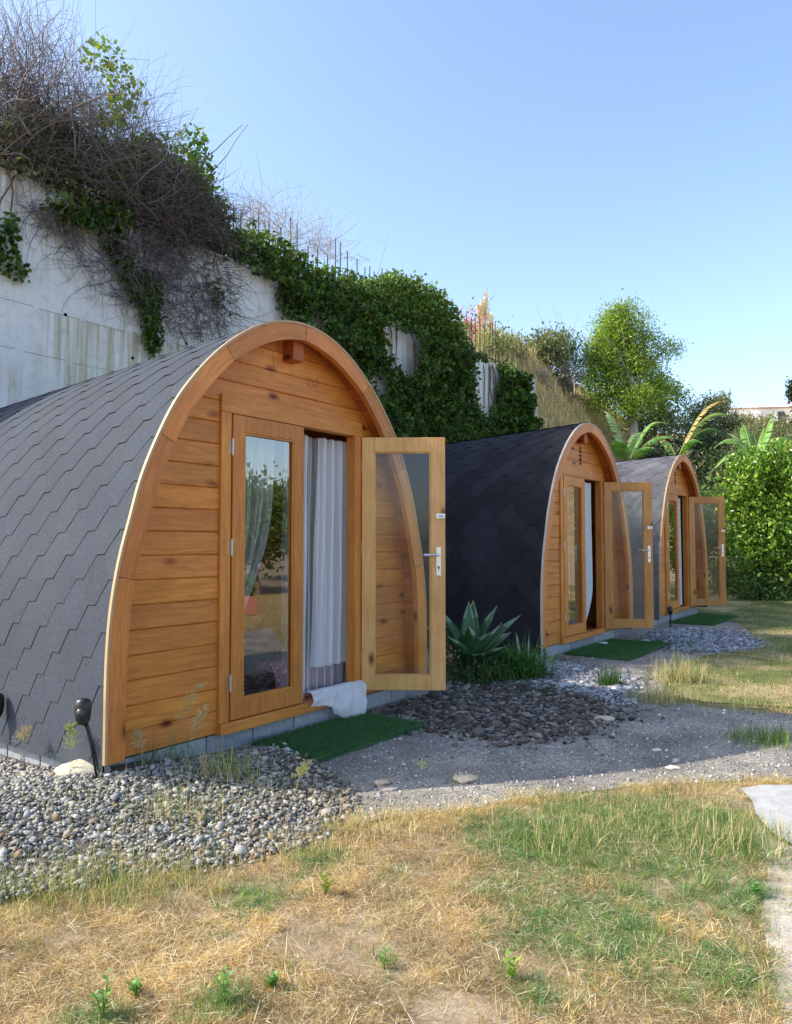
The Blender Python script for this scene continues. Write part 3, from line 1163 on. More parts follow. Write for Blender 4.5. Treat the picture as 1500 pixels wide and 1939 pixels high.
# ------------------------------------------------------------------ ground
def poly_sheet(name, pts, z, mat, sub=0):
    me = bpy.data.meshes.new(name)
    bm = bmesh.new()
    vs = [bm.verts.new((p[0], p[1], z)) for p in pts]
    f = bm.faces.new(vs)
    if f.normal.z < 0: f.normal_flip()
    bmesh.ops.triangulate(bm, faces=[f])
    bmesh.ops.recalc_face_normals(bm, faces=bm.faces)
    bm.to_mesh(me); bm.free()
    for p in me.polygons:
        pass
    o = link(name, me, mat)
    return tag(o, kind='structure')
g = MB()
g.face([(-400, -400, GZ - .006), (400, -400, GZ - .006), (400, 400, GZ - .006), (-400, 400, GZ - .006)])
tag(g.build('ground', M['soil']), kind='structure')

def nz2(x, y, s, seed=0):
    x = np.asarray(x, float) * s + seed * 3.7; y = np.asarray(y, float) * s - seed * 1.9
    return (np.sin(x * 1.0 + 1.3 * np.sin(y * .7)) + np.sin(y * 1.3 + 1.1 * np.sin(x * .9 + 2)) + .6 * np.sin(2.1 * x - 1.7 * y + 1) + .4 * np.sin(3.7 * x + 3.1 * y)) / 3.0

# path edge (lawn side), wavy
edge_px = [(-500, 1700), (0, 1660), (300, 1612), (500, 1590), (590, 1586), (640, 1560), (680, 1556), (760, 1545), (900, 1530), (980, 1512), (1100, 1500), (1250, 1485), (1400, 1478), (1500, 1478), (2100, 1470)]
edge = [at(*p) for p in edge_px]
back = [tuple(W(24, 3.4)[:2]), tuple(W(24, -4.7)[:2]), tuple(W(-6, -4.7)[:2])]
# far side: grass begins at the right; path narrows
far_px = [(2100, 1345), (1500, 1352), (1330, 1338), (1250, 1322), (1265, 1290), (1290, 1262), (1330, 1245), (1400, 1228), (1430, 1205), (1400, 1180), (1330, 1165)]
path_pts = edge + [at(*p) for p in far_px] + [tuple(W(13, -.1)[:2]), tuple(W(13, -4.7)[:2]), tuple(W(-6, -4.7)[:2]), at(-500, 1640)]
poly_sheet('gravel_path', path_pts, GZ, M['grit'])
slab_px = [(1403, 1497), (1440, 1490), (1700, 1488), (2000, 1560), (2000, 1700), (1560, 1625), (1500, 1602), (1462, 1580), (1432, 1545), (1425, 1520)]
poly_sheet('concrete_slab', [at(*p) for p in slab_px], GZ + .012, M['slab'])
slab_poly = [at(*p) for p in slab_px]

t = NT('grassy_verge_soil')
v = t.coord("Object")
f = t.noise(v, 1.1, 6, .65); g_n = t.noise(v, 30, 5, .75)
c = t.ramp(f, [(.30, (.08, .11, .035)), (.46, (.18, .18, .07)), (.60, (.42, .33, .19))])
c = t.mix(.7, c, t.ramp(g_n, [(.3, (.5, .5, .45)), (.7, (1.35, 1.3, 1.2))]), 'MULTIPLY')
t.base(c); t.bump(g_n, .8, .02)
M['verge'] = t.set(.95, .1)
poly_sheet('grass_verge', [at(*p) for p in [(2100, 1330), (1500, 1340), (1335, 1330), (1256, 1316), (1268, 1290), (1292, 1260), (1330, 1243), (1400, 1228), (1430, 1205), (1400, 1180), (1330, 1165)]] + [tuple(W(13.2, -.3)[:2]), tuple(W(13.6, -3)[:2]), tuple(W(24, -2)[:2]), tuple(W(24, 6)[:2])], GZ + .004, M['verge'])
t = NT('pale_sandy_ground')
v = t.coord("Object")
f = t.noise(v, 5, 6, .7); g_n = t.noise(v, 70, 5, .75)
c = t.ramp(f, [(.3, (.38, .33, .26)), (.7, (.56, .52, .45))])
c = t.mix(.6, c, t.ramp(g_n, [(.3, (.6, .58, .54)), (.7, (1.25, 1.25, 1.25))]), 'MULTIPLY')
t.base(c); t.bump(g_n, .6, .01)
M['sand'] = t.set(.95, .1)
sand_poly = [at(*p) for p in [(1425, 1550), (1470, 1590), (1560, 1628), (1700, 1660), (1800, 2050), (1500, 2050), (1470, 1850), (1440, 1740), (1455, 1650)]]
poly_sheet('sandy_path', sand_poly, GZ - .001, M['sand'])

# ------------------------------------------------------------------ loose stones
def ico(sub=1):
    bm = bmesh.new()
    bmesh.ops.create_icosphere(bm, subdivisions=sub, radius=1)
    V = np.array([v.co[:] for v in bm.verts]); Fc = np.array([[v.index for v in f.verts] for f in bm.faces])
    bm.free()
    return V, Fc
def rotm(rg, n, tilt=.5):
    a = rg.uniform(0, 2 * PI, n); b = rg.normal(0, tilt, n); c = rg.normal(0, tilt, n)
    ca, sa, cb, sb, cc, sc = np.cos(a), np.sin(a), np.cos(b), np.sin(b), np.cos(c), np.sin(c)
    Z = np.zeros(n); O = np.ones(n)
    Rz = np.stack([ca, -sa, Z, sa, ca, Z, Z, Z, O], 1).reshape(n, 3, 3)
    Rx = np.stack([O, Z, Z, Z, cb, -sb, Z, sb, cb], 1).reshape(n, 3, 3)
    Ry = np.stack([cc, Z, sc, Z, O, Z, -sc, Z, cc], 1).reshape(n, 3, 3)
    return Rz @ Rx @ Ry
def stones(P, size, sv, cols, rg, flat=.5, sub=1, colors=None, ang=.18, tilt=.4):
    n = len(P)
    B, Fb = ico(sub)
    sz = size * np.exp(rg.normal(0, sv, n))
    sc = np.stack([sz * rg.uniform(.8, 1.35, n), sz * rg.uniform(.6, 1.0, n), sz * rg.uniform(.7, 1.3, n) * flat], 1)
    V = B[None] * (1 + rg.uniform(-ang, ang, (n, len(B), 1))) * sc[:, None, :]
    V = np.einsum('nij,nkj->nki', rotm(rg, n, tilt), V) + P[:, None, :]
    Fc = (Fb[None] + (np.arange(n) * len(B))[:, None, None]).reshape(-1, 3)
    if colors is None:
        cols = np.asarray(cols); colors = cols[rg.integers(0, len(cols), n)]
    colors = colors * rg.uniform(.7, 1.3, (n, 1))
    C = np.repeat(colors, len(Fb), axis=0)
    return V.reshape(-1, 3), Fc, C
def scatter(poly, n, rg):
    P = np.array(poly); lo, hi = P.min(0), P.max(0)
    out = []
    tot = 0
    while tot < n:
        q = rg.uniform(lo, hi, (n * 2, 2)); q = q[inpoly(q, poly)]
        out.append(q); tot += len(q)
    return np.concatenate(out)[:n]

rg = np.random.default_rng(21)
bedA = [at(*p, z=-.12) for p in [(-500, 1385), (0, 1395), (205, 1452), (300, 1446), (400, 1416), (480, 1402), (560, 1432), (625, 1446), (668, 1478), (675, 1505), (655, 1540), (610, 1568), (560, 1592), (500, 1604), (380, 1622), (250, 1640), (60, 1680), (-500, 1780)]]
cenA = np.array(at(100, 1430, -.12))
def heapA(q):
    rel = q - P0
    s = rel @ D; m = rel @ N
    h = .115 * np.exp(-((m - .0) / .55) ** 2) * (1 / (1 + np.exp((s - .55) / .18)))
    h += .05 * np.exp(-((m - .3) / .3) ** 2) * np.exp(-((s - 1.0) / .4) ** 2)
    return h
def bed_sheet(name, poly, hf, mat, step=.05):
    P = np.array(poly); lo, hi = P.min(0), P.max(0)
    xs = np.arange(lo[0], hi[0], step); ys = np.arange(lo[1], hi[1], step)
    X, Y = np.meshgrid(xs, ys)
    q = np.stack([X.ravel(), Y.ravel()], 1)
    ins = inpoly(q, poly).reshape(X.shape)
    Z = hf(q).reshape(X.shape) + GZ + .005
    idx = np.arange(X.size).reshape(X.shape)
    m = ins[:-1, :-1] & ins[1:, :-1] & ins[:-1, 1:] & ins[1:, 1:]
    Fc = np.stack([idx[:-1, :-1][m], idx[:-1, 1:][m], idx[1:, 1:][m], idx[1:, :-1][m]], 1)
    me = npmesh(name, np.stack([X.ravel(), Y.ravel(), Z.ravel()], 1), Fc)
    o = link(name, me, mat)
    return tag(o, kind='structure')
bed_sheet('pebble_bed_soil', bedA, heapA, M['bedsoil'])
q = scatter(bedA, 19000, rg)
q = q + rg.normal(0, 1, q.shape) * np.where(rg.random(len(q)) < .25, .06, .015)[:, None]
rel = q - P0; s_ = rel @ D; m_ = rel @ N
keep = ~((m_ < -.0) & (s_ > .02)) & (q[:, 0] > -3.6)
q = q[keep]; s_ = s_[keep]; m_ = m_[keep]
gray = np.array([(.34, .35, .36), (.24, .25, .26), (.45, .45, .44), (.30, .29, .26), (.17, .18, .19), (.52, .50, .45), (.38, .33, .25), (.42, .30, .20)])
white = np.array([(.62, .62, .60), (.50, .51, .53), (.70, .68, .62), (.40, .41, .43), (.56, .52, .44)])
brown = np.array([(.30, .26, .21), (.22, .20, .18), (.40, .36, .29), (.46, .33, .20), (.17, .15, .13), (.50, .45, .36), (.27, .27, .27)])
wl = np.clip((-.1 - q[:, 0]) / 1.2 + .1, 0, 1)
u = rg.random(len(q))
cc = np.where((u < wl * .75)[:, None], white[rg.integers(0, len(white), len(q))], np.where((rg.random(len(q)) < .5)[:, None], gray[rg.integers(0, len(gray), len(q))], brown[rg.integers(0, len(brown), len(q))]))
P3 = np.stack([q[:, 0], q[:, 1], heapA(q) + GZ + .004 + rg.uniform(0, .015, len(q))], 1)
V, Fc, C = stones(P3, .0112, .34, None, rg, .48, 1, cc * np.array([.56, .545, .51]), ang=.30)
tag(link('pebbles', npmesh('pebbles', V, Fc, C), M['stone']), 'bed of rounded grey and tan pebbles in front of the nearest pod', 'pebbles', kind='stuff')

bedB = [at(*p, z=-.15) for p in [(690, 1330), (745, 1305), (860, 1288), (960, 1290), (1060, 1300), (1175, 1330), (1185, 1352), (1130, 1378), (1060, 1394), (980, 1402), (900, 1400), (820, 1384), (770, 1366), (715, 1350)]]
zero = lambda q: np.zeros(len(q)) + .005
q = scatter(bedB, 6500, rg)
q = q + rg.normal(0, 1, q.shape) * np.where(rg.random(len(q)) < .45, .17, .05)[:, None]
q = q[rg.random(len(q)) < np.clip(.75 + .6 * nz2(q[:, 0], q[:, 1], 4, 6), .15, 1)]
q = q[((q - P0) @ N) > -.1]
dark = np.array([(.10, .075, .06), (.15, .11, .085), (.20, .16, .13), (.07, .06, .055), (.26, .22, .19), (.12, .11, .11), (.34, .30, .25)])
P3 = np.stack([q[:, 0], q[:, 1], np.full(len(q), GZ + .004) + rg.uniform(0, .012, len(q))], 1)
V, Fc, C = stones(P3, .0165, .5, dark * .72, rg, .32, 1, ang=.34, tilt=.25)
tag(link('stone_chips', npmesh('stone_chips', V, Fc, C), M['stone']), 'dark brown stone chips between the nearest and middle pods', 'stone chips', kind='stuff')

bedC = [at(*p, z=-.15) for p in [(845, 1292), (850, 1268), (940, 1262), (1010, 1245), (1060, 1252), (1110, 1262), (1155, 1268), (1195, 1285), (1205, 1318), (1180, 1332), (1060, 1302), (960, 1292)]]
bedE = [at(*p, z=-.15) for p in [(1225, 1200), (1262, 1188), (1330, 1188), (1400, 1195), (1436, 1212), (1430, 1226), (1370, 1232), (1290, 1232), (1262, 1225)]]
q = np.concatenate([scatter(bedC, 5200, rg), scatter(bedE, 4200, rg)])
q = q + rg.normal(0, 1, q.shape) * np.where(rg.random(len(q)) < .35, .12, .03)[:, None]
blue = np.array([(.36, .38, .42), (.26, .28, .32), (.46, .48, .52), (.20, .21, .24), (.55, .56, .58), (.33, .31, .29)])
P3 = np.stack([q[:, 0], q[:, 1], np.full(len(q), GZ + .004) + rg.uniform(0, .014, len(q))], 1)
V, Fc, C = stones(P3, .019, .40, blue * .70, rg, .4, 1, ang=.3)
tag(link('slate_gravel', npmesh('slate_gravel', V, Fc, C), M['stone']), 'blue-grey gravel beds in front of the middle and farthest pods', 'gravel', kind='stuff')

# loose grit on the path
def path_scatter(n, rg, zlo=3.0, zhi=9):
    pts = []
    P = np.array([p for p in path_pts]);
    q = np.stack([rg.uniform(-3.5, 6.5, n), zlo + (zhi - zlo) * rg.random(n) ** 1.6], 1)
    rel = q - P0; s_ = rel @ D; m_ = rel @ N
    ok = inpoly(q, path_pts) & (m_ > .02)
    return q[ok]
q = path_scatter(42000, rg)
grit = np.array([(.32, .31, .29), (.20, .20, .20), (.45, .43, .40), (.26, .24, .22), (.55, .52, .47), (.14, .14, .14)])
P3 = np.stack([q[:, 0], q[:, 1], np.full(len(q), GZ + .002)], 1)
B0 = ico(0) if False else None
V, Fc, C = stones(P3, .0052, .45, grit, rg, .7, 1)
tag(link('path_grit', npmesh('path_grit', V, Fc, C), M['stone']), 'fine loose grit scattered over the gravel path', 'grit', kind='stuff')

def rock(name, px, py, size, c, label, flat=.5, seed=1, group=None, rz=0, sx=1.4, z=GZ, sink=.5, amp=.14):
    bm = bmesh.new()
    bmesh.ops.create_icosphere(bm, subdivisions=4, radius=1)
    me = bpy.data.meshes.new(name)
    rs = np.random.default_rng(seed)
    ph = rs.uniform(0, 6, 9)
    for v in bm.verts:
        x, y, w_ = v.co
        k = 1 + amp * math.sin(2.1 * x + ph[0] + 1.7 * y) + amp * .8 * math.sin(3.3 * y + ph[1] - 2 * w_) + amp * .5 * math.sin(5.1 * x + 4 * w_ + ph[2]) + amp * .25 * math.sin(11 * y + 9 * x + ph[3])
        v.co = Vector((x * k * size * sx, y * k * size, w_ * k * size * flat))
    bm.to_mesh(me); bm.free()
    ca = me.color_attributes.new("Col", 'FLOAT_COLOR', 'CORNER')
    ca.data.foreach_set("color", [*c, 1.0] * len(me.loops))
    o = link(name, me, M['stone'], None, True)
    x, y = at(px, py, z)
    o.location = (x, y, z + size * flat * sink)
    o.rotation_euler = (0, 0, rz)
    return tag(o, label, 'rock', group)
rock('rock', 153, 1462, .105, (.46, .43, .33), 'flat cream rock beside the left foot of the nearest pod', .42, 3, None, .1, 1.35, -.06, .2, .10)
rock('rock', 722, 1486, .030, (.55, .40, .28), 'small rounded tan stone on the shadow edge of the path', .7, 5)
rock('rock', 737, 1495, .034, (.34, .30, .27), 'flat grey stone touching the tan stone on the path', .32, 6, sx=1.6)
rock('rock', 882, 1478, .045, (.62, .50, .34), 'crumbly straw-coloured clod at the sunlit edge of the path', .5, 7, amp=.25)
rock('rock', 1147, 1364, .05, (.50, .42, .33), 'beige stone at the right end of the dark chips', .45, 8, sx=1.6)
rock('rock', 1243, 1421, .02, (.6, .57, .5), 'pale chip lying alone in the shaded path', .4, 9)
rock('rock', 1273, 1455, .03, (.55, .5, .42), 'light flat stone in the sunlit strip of path', .3, 10)
rock('rock', 1142, 1222, .05, (.8, .8, .82), 'white stone at the foot of the middle pod foundation', .6, 12)
rock('rock', 1222, 1217, .06, (.7, .7, .7), 'pale stone under the open door of the middle pod', .5, 14)
rock('rock', 178, 1805 - 5, .0, (.7, .7, .7), 'x', .3, 10) if False else None

# ------------------------------------------------------------------ lawn
def lawn_zone(q):
    """0..1 lawn presence and greenness"""
    x, y = q[:, 0], q[:, 1]
    on_path = inpoly(q, path_pts)
    on_slab = inpoly(q, slab_poly)
    inA = inpoly(q, bedA)
    in_sand = inpoly(q + .03 * np.stack([nz2(x, y, 20, 1), nz2(x, y, 20, 2)], 1), sand_poly)
    return ~(on_path | on_slab | inA) & ~(in_sand & (rg.random(len(q)) < .72))
gpatch = [(1230, 1580, 230, 70, 1.0), (1000, 1600, 90, 40, .9), (1120, 1760, 130, 60, .85), (1330, 1690, 150, 60, .7), (1330, 1830, 150, 60, .6), (1060, 1860, 110, 40, .35),
          (480, 1690, 45, 28, 1.1), (590, 1622, 45, 14, 1.0), (170, 1650, 160, 30, .6), (1100, 1530, 90, 25, .6), (960, 1680, 60, 20, .7), (180, 1930, 50, 20, .8), (420, 1900, 40, 30, .8), (730, 1820, 25, 20, .5)]
def project(q, z=GZ):
    X = q[:, 0]; Yw = q[:, 1]; Zw = z - CAMZ
    c, s = math.cos(PITCH), math.sin(PITCH)
    Y = Yw * c + Zw * s; Z = -Yw * s + Zw * c
    return 750 + F_PX * X / Y, 969.5 - F_PX * Z / Y
gworld = []
for cx, cy, rx, ry, a in gpatch:
    c0 = np.array(at(cx, cy)); rxw = abs(at(cx + rx, cy)[0] - c0[0]); ryw = abs(at(cx, cy - ry)[1] - at(cx, cy + ry)[1]) / 2
    gworld.append((c0[0], c0[1], rxw, ryw, a))
def green(q):
    g_ = np.zeros(len(q))
    for cx, cy, rx, ry, a in gworld:
        d2 = ((q[:, 0] - cx) / rx) ** 2 + ((q[:, 1] - cy) / ry) ** 2
        g_ = np.maximum(g_, min(1.0, a * 1.25) * np.exp(-d2 ** 1.3 * .45))
    n = nz2(q[:, 0], q[:, 1], 6, 1) * .3 + nz2(q[:, 0], q[:, 1], 17, 2) * .25
    return np.clip(g_ + n * .75 + .03, 0, 1)
straw = np.array([(.58, .42, .20), (.68, .52, .28), (.46, .32, .15), (.76, .62, .38), (.34, .23, .11), (.58, .39, .15), (.62, .46, .24)])
olive = np.array([(.17, .26, .07), (.12, .23, .07), (.25, .32, .09), (.09, .19, .07), (.32, .36, .13), (.11, .25, .10)])
orange = np.array([(.60, .39, .16), (.52, .33, .13), (.66, .47, .22)])
def lawn_cols(q, rg, gbias=0.0):
    g_ = green(q)
    n = len(q)
    isg = rg.random(n) < np.clip(g_ * 1.15 + gbias, 0, .95)
    a = straw[rg.integers(0, len(straw), n)]
    o_ = nz2(q[:, 0], q[:, 1], 9, 5) > .15
    a = np.where((o_ & (rg.random(n) < .5))[:, None], orange[rg.integers(0, 3, n)], a)
    br = .85 + .30 * nz2(q[:, 0], q[:, 1], 4.3, 8) + .28 * nz2(q[:, 0], q[:, 1], 15, 3)
    a = a * np.clip(br, .5, 1.25)[:, None]
    b = olive[rg.integers(0, len(olive), n)]
    return np.where(isg[:, None], b, a), isg
rg = np.random.default_rng(31)
def cat(parts):
    off = 0; Vs = []; Fs = []; Cs = []
    for V, Fc, C in parts:
        Vs.append(V); Fs.append(Fc + off); Cs.append(C); off += len(V)
    # faces keep their own colour rows
    return np.concatenate(Vs), np.concatenate(Fs), np.concatenate(Cs)
def lawn_pts(n, ylo, yhi, power=1.0):
    y = ylo + (yhi - ylo) * rg.random(n) ** power
    x = (rg.random(n) * 2 - 1) * (y * .60 + .25)
    q = np.stack([x, y], 1)
    return q[lawn_zone(q)]
def bumpz(q):
    return .010 * nz2(q[:, 0], q[:, 1], 7, 3) + .006 * nz2(q[:, 0], q[:, 1], 19, 6)
# matted thatch lying on the soil; thin sandy spots stay open
def bare(q):
    return np.clip((nz2(q[:, 0], q[:, 1], 3.4, 9) + .6 * nz2(q[:, 0], q[:, 1], 11, 4) - .28) * 2.2, 0, .9)
q = lawn_pts(230000, 1.75, 4.4)
q = q[rg.random(len(q)) > bare(q)]
c_, isg = lawn_cols(q, rg, -.1)
c_ = c_ * np.where(rg.random(len(c_)) < .14, .45, 1.0)[:, None]
c_ = np.where((rg.random(len(c_)) < .10)[:, None], np.array([(.82, .74, .55)]), c_)
b = np.stack([q[:, 0], q[:, 1], GZ - .002 + bumpz(q) * .6 + rg.uniform(0, .012, len(q))], 1)
V, Fc, C = blades(b, rg, .030, .018, .0019, .16, None, .12, c_, lay=1.38)
tag(link('dry_thatch', npmesh('dry_thatch', V, Fc, C), M['grass']), 'matted straw-coloured dead grass over the foreground lawn', 'dead grass', kind='stuff')
# low clumps, each of one tone, spreading outwards
def clump_set(n, k, h, rad, gb, w_, power=1.0, only=None, lay=.85):
    cq = lawn_pts(n, 1.75, 4.5, power)
    if only is not None: cq = cq[only(cq)]
    cc_, ig = lawn_cols(cq, rg, gb)
    th = rg.uniform(0, 2 * PI, (len(cq), k))
    rr = np.abs(rg.normal(0, rad, (len(cq), k)))
    P = np.stack([cq[:, 0:1] + np.cos(th) * rr, cq[:, 1:2] + np.sin(th) * rr], 2).reshape(-1, 2)
    hs = np.repeat(rg.uniform(.55, 1.35, len(cq)), k)
    col_ = np.repeat(cc_, k, axis=0)
    b = np.stack([P[:, 0], P[:, 1], GZ - .008 + bumpz(P)], 1)
    V, Fc, C = blades(b, rg, h, h * .35, w_, .3, None, .5, col_, lay=lay, dirs=th.ravel())
    # scale heights per clump
    Vr = V.reshape(-1, 6, 3); Vr = b[:, None] + (Vr - b[:, None]) * hs[:, None, None]
    return Vr.reshape(-1, 3), Fc, C
def isbare(p): return rg.random(len(p)) > bare(p) * 1.05
V, Fc, C = cat([clump_set(4200, 18, .026, .014, -.15, .0021, only=isbare),
                clump_set(8500, 16, .028, .016, .10, .0019, only=lambda p: rg.random(len(p)) < green(p) * 1.3 + .08, lay=.6),
                clump_set(900, 22, .048, .020, .0, .0020, only=lambda p: rg.random(len(p)) < green(p) + .10, lay=.65)])
tag(link('lawn_grass', npmesh('lawn_grass', V, Fc, C), M['grass']), 'patchy green and yellow lawn grass in the foreground', 'grass', kind='stuff')
E_ = np.array(edge[1:-1]); tE = rg.uniform(0, len(E_) - 1.001, 1500); kE = tE.astype(int); fE = (tE - kE)[:, None]
cq = E_[kE] * (1 - fE) + E_[kE + 1] * fE + np.stack([rg.normal(0, .04, 1500), rg.normal(-.03, .06, 1500)], 1)
cq = cq[~inpoly(cq, slab_poly)]
cq = cq[rg.random(len(cq)) < np.clip(.45 + .7 * nz2(cq[:, 0], cq[:, 1], 8, 2), .05, 1)]
th = rg.uniform(0, 2 * PI, (len(cq), 16)); rr = np.abs(rg.normal(0, .016, th.shape))
P = np.stack([cq[:, 0:1] + np.cos(th) * rr, cq[:, 1:2] + np.sin(th) * rr], 2).reshape(-1, 2)
gold = np.array([(.66, .47, .22), (.72, .57, .33), (.52, .37, .17), (.66, .54, .34), (.34, .36, .14)])
V, Fc, C = blades(np.stack([P[:, 0], P[:, 1], np.full(len(P), GZ - .006)], 1), rg, .034, .014, .0021, .3, None, .5, np.repeat(gold[rg.integers(0, 5, len(cq))], 16, axis=0), lay=.9, dirs=th.ravel())
tag(link('edge_grass', npmesh('edge_grass', V, Fc, C), M['grass']), 'ragged golden fringe of dry grass where the lawn meets the path', 'dry grass', kind='stuff')
q = lawn_pts(650, 1.8, 4.0)
b = np.stack([q[:, 0], q[:, 1], np.full(len(q), GZ + .012)], 1)
V, Fc, C = blades(b, rg, .09, .04, .0021, .05, [(.66, .56, .36), (.58, .47, .28), (.74, .66, .48)], .02, lay=1.5)
tag(link('long_straw', npmesh('long_straw', V, Fc, C), M['grass']), 'long pale straws lying across the foreground lawn', 'straw', kind='stuff')
q = scatter(bedA, 12000, rg); q = q[(q[:, 0] > -3) & (((q - P0) @ N) > .05)]
b = np.stack([q[:, 0], q[:, 1], heapA(q) + GZ + .02], 1)
kk_ = rg.random(len(q)) < np.clip(.35 + .6 * nz2(q[:, 0], q[:, 1], 5, 2), .05, 1); b = b[kk_]
V, Fc, C = blades(b, rg, .055, .03, .0017, 1.1, [(.62, .54, .34), (.50, .42, .24), (.30, .34, .14), (.22, .28, .10), (.70, .62, .44)], .4)
tag(link('pebble_straw', npmesh('pebble_straw', V, Fc, C), M['grass']), 'thin straw and sprouts scattered over the pebble bed', 'straw', kind='stuff')

# distant grass on the right side
q = np.stack([rg.uniform(1.2, 14, 260000), 4.9 + 13 * rg.random(260000) ** 1.3], 1)
rel = q - P0; s_ = rel @ D; m_ = rel @ N
ok = ~inpoly(q, path_pts) & ~inpoly(q, bedE) & (m_ > .25)
q = q[ok]; m_ = m_[ok]
gr = np.clip(.95 - (m_ - 1.4) * .22 + .35 * nz2(q[:, 0], q[:, 1], 1.6, 3), .08, .9)
isg = rg.random(len(q)) < gr
deep = np.array([(.07, .15, .03), (.10, .19, .04), (.14, .22, .06)])
c_ = np.where(isg[:, None], np.where((rg.random(len(q)) < .6)[:, None], deep[rg.integers(0, 3, len(q))], olive[rg.integers(0, 6, len(q))]), straw[rg.integers(0, 7, len(q))])
b = np.stack([q[:, 0], q[:, 1], np.full(len(q), GZ - .012)], 1)
V, Fc, C = blades(b, rg, .045, .02, .006, .35, None, .5, c_, lay=.9)
tag(link('far_grass', npmesh('far_grass', V, Fc, C), M['grass']), 'green and straw grass strip beyond the pods on the right', 'grass', kind='stuff')

# ------------------------------------------------------------------ individual tufts / weeds
def tuft(px, py, n, h, hv, w, lean, cols, label, spread=.12, cat_='grass tuft', group='grass tufts', seed=1, z=GZ, name='grass_tuft', xy=None, curl=.6):
    rg_ = np.random.default_rng(seed)
    x, y = at(px, py, z) if xy is None else xy
    b = np.stack([np.clip(rg_.normal(0, spread, n), -1.9 * spread, 1.9 * spread), np.clip(rg_.normal(0, spread * .8, n), -1.5 * spread, 1.5 * spread), np.full(n, -.02)], 1)
    V, Fc, C = blades(b, rg_, h, hv, w, lean, cols, curl)
    o = link(name, npmesh(name, V, Fc, C), M['grass'])
    o.location = (x, y, z)
    return tag(o, label, cat_, group)
GR = [(.10, .20, .05), (.16, .26, .06), (.08, .15, .04), (.24, .30, .10)]
GD = [(.03, .09, .02), (.05, .13, .03), (.04, .07, .02)]
ST = [(.62, .50, .28), (.70, .60, .38), (.50, .38, .18)]
tuft(60, 1690, 1500, .085, .035, .0023, .95, GR + ST + [(.40, .28, .12)], 'large half-dry tuft at the left edge of the lawn', .16, seed=2)
tuft(200, 1680, 1500, .085, .035, .0023, .95, GR + ST + [(.40, .28, .12)], 'green and straw tuft right of the left-edge tuft', .15, seed=3)
tuft(330, 1670, 900, .07, .03, .0023, 1.0, GR[:2] + ST * 2, 'straw-tinged tuft below the pebbles', .13, seed=4)
tuft(330, 1560, 260, .13, .05, .003, .6, GR + ST, 'thin tuft growing through the pebbles', .12, seed=5)
tuft(430, 1470, 350, .14, .05, .003, .8, GR + ST, 'arching tuft on the shadow edge of the pebbles', .09, seed=6, z=-.12)
tuft(100, 1540, 300, .11, .05, .003, .7, GR + ST, 'sparse weeds among the white pebbles at left', .2, seed=7, z=-.14)
tuft(300, 1450, 260, .14, .05, .003, .7, GR + ST[:1], 'weeds at the foot of the plank wall left of the door', .12, seed=8, z=-.12)
tuft(1245, 1328, 600, .13, .04, .004, .65, ST + GR[2:], 'pale dry grass clump in the shade at the path edge', .13, seed=9)
tuft(1290, 1290, 700, .20, .06, .004, .5, ST * 2 + GR, 'tall straw grass clump with arching seed heads by the path', .13, seed=10)
tuft(1155, 1300, 260, .16, .05, .006, .5, GD + GR[:1], 'small dark green weed standing in the gravel', .06, seed=11)
for k_, (fx, fy) in enumerate([(1300, 1325), (1350, 1333), (1400, 1340), (1450, 1345), (1495, 1348), (1275, 1300)]):
    tuft(fx, fy, 420, .045, .02, .0035, 1.0, ST + GR[:2] + [(.50, .36, .16)], ['short straw fringe at the far path edge, nearest the tall clump', 'second short straw fringe from the tall clump on the far path edge', 'straw fringe midway along the far path edge', 'straw fringe on the far path edge above the bright green tuft', 'straw fringe on the far path edge at the right of the picture', 'short fringe left of the tall straw clump by the gravel'][k_], .16, seed=60 + k_)
tuft(1460, 1405, 650, .09, .03, .005, .8, GR, 'bright green tuft at the right edge of the path', .14, seed=12)
tuft(1030, 1305, 700, .055, .02, .005, .7, GD, 'low dark green patch between gravel and dark chips', .17, seed=13)
tuft(1240, 1222, 900, .08, .03, .006, .7, GD + GR[:1], 'green growth by the pod door in front of the farthest pod', .25, seed=14)
tuft(880, 1475, 120, .05, .02, .003, .9, ST, 'scrap of dry straw at the sunlit path edge', .04, seed=15)
tuft(1250, 1560, 5200, .055, .022, .0022, .85, GR + [(.42, .42, .20)] * 2 + ST, 'thick mound of green grass at the right of the lawn', .27, seed=16)
tuft(1050, 1600, 900, .09, .03, .003, .6, GR + ST[:1], 'green tuft left of the grass mound', .15, seed=17)
tuft(1400, 1600, 700, .11, .03, .003, .6, GR + ST, 'green tuft beside the pale slab', .14, seed=18)
tuft(760, 1560, 900, .06, .02, .003, .9, ST + [(.62, .40, .14)], 'golden dry clump on the lawn edge by the path', .17, seed=19)
tuft(580, 1620, 700, .06, .02, .003, .9, ST + [(.62, .40, .14)], 'golden tuft just below the pebble corner', .15, seed=20)

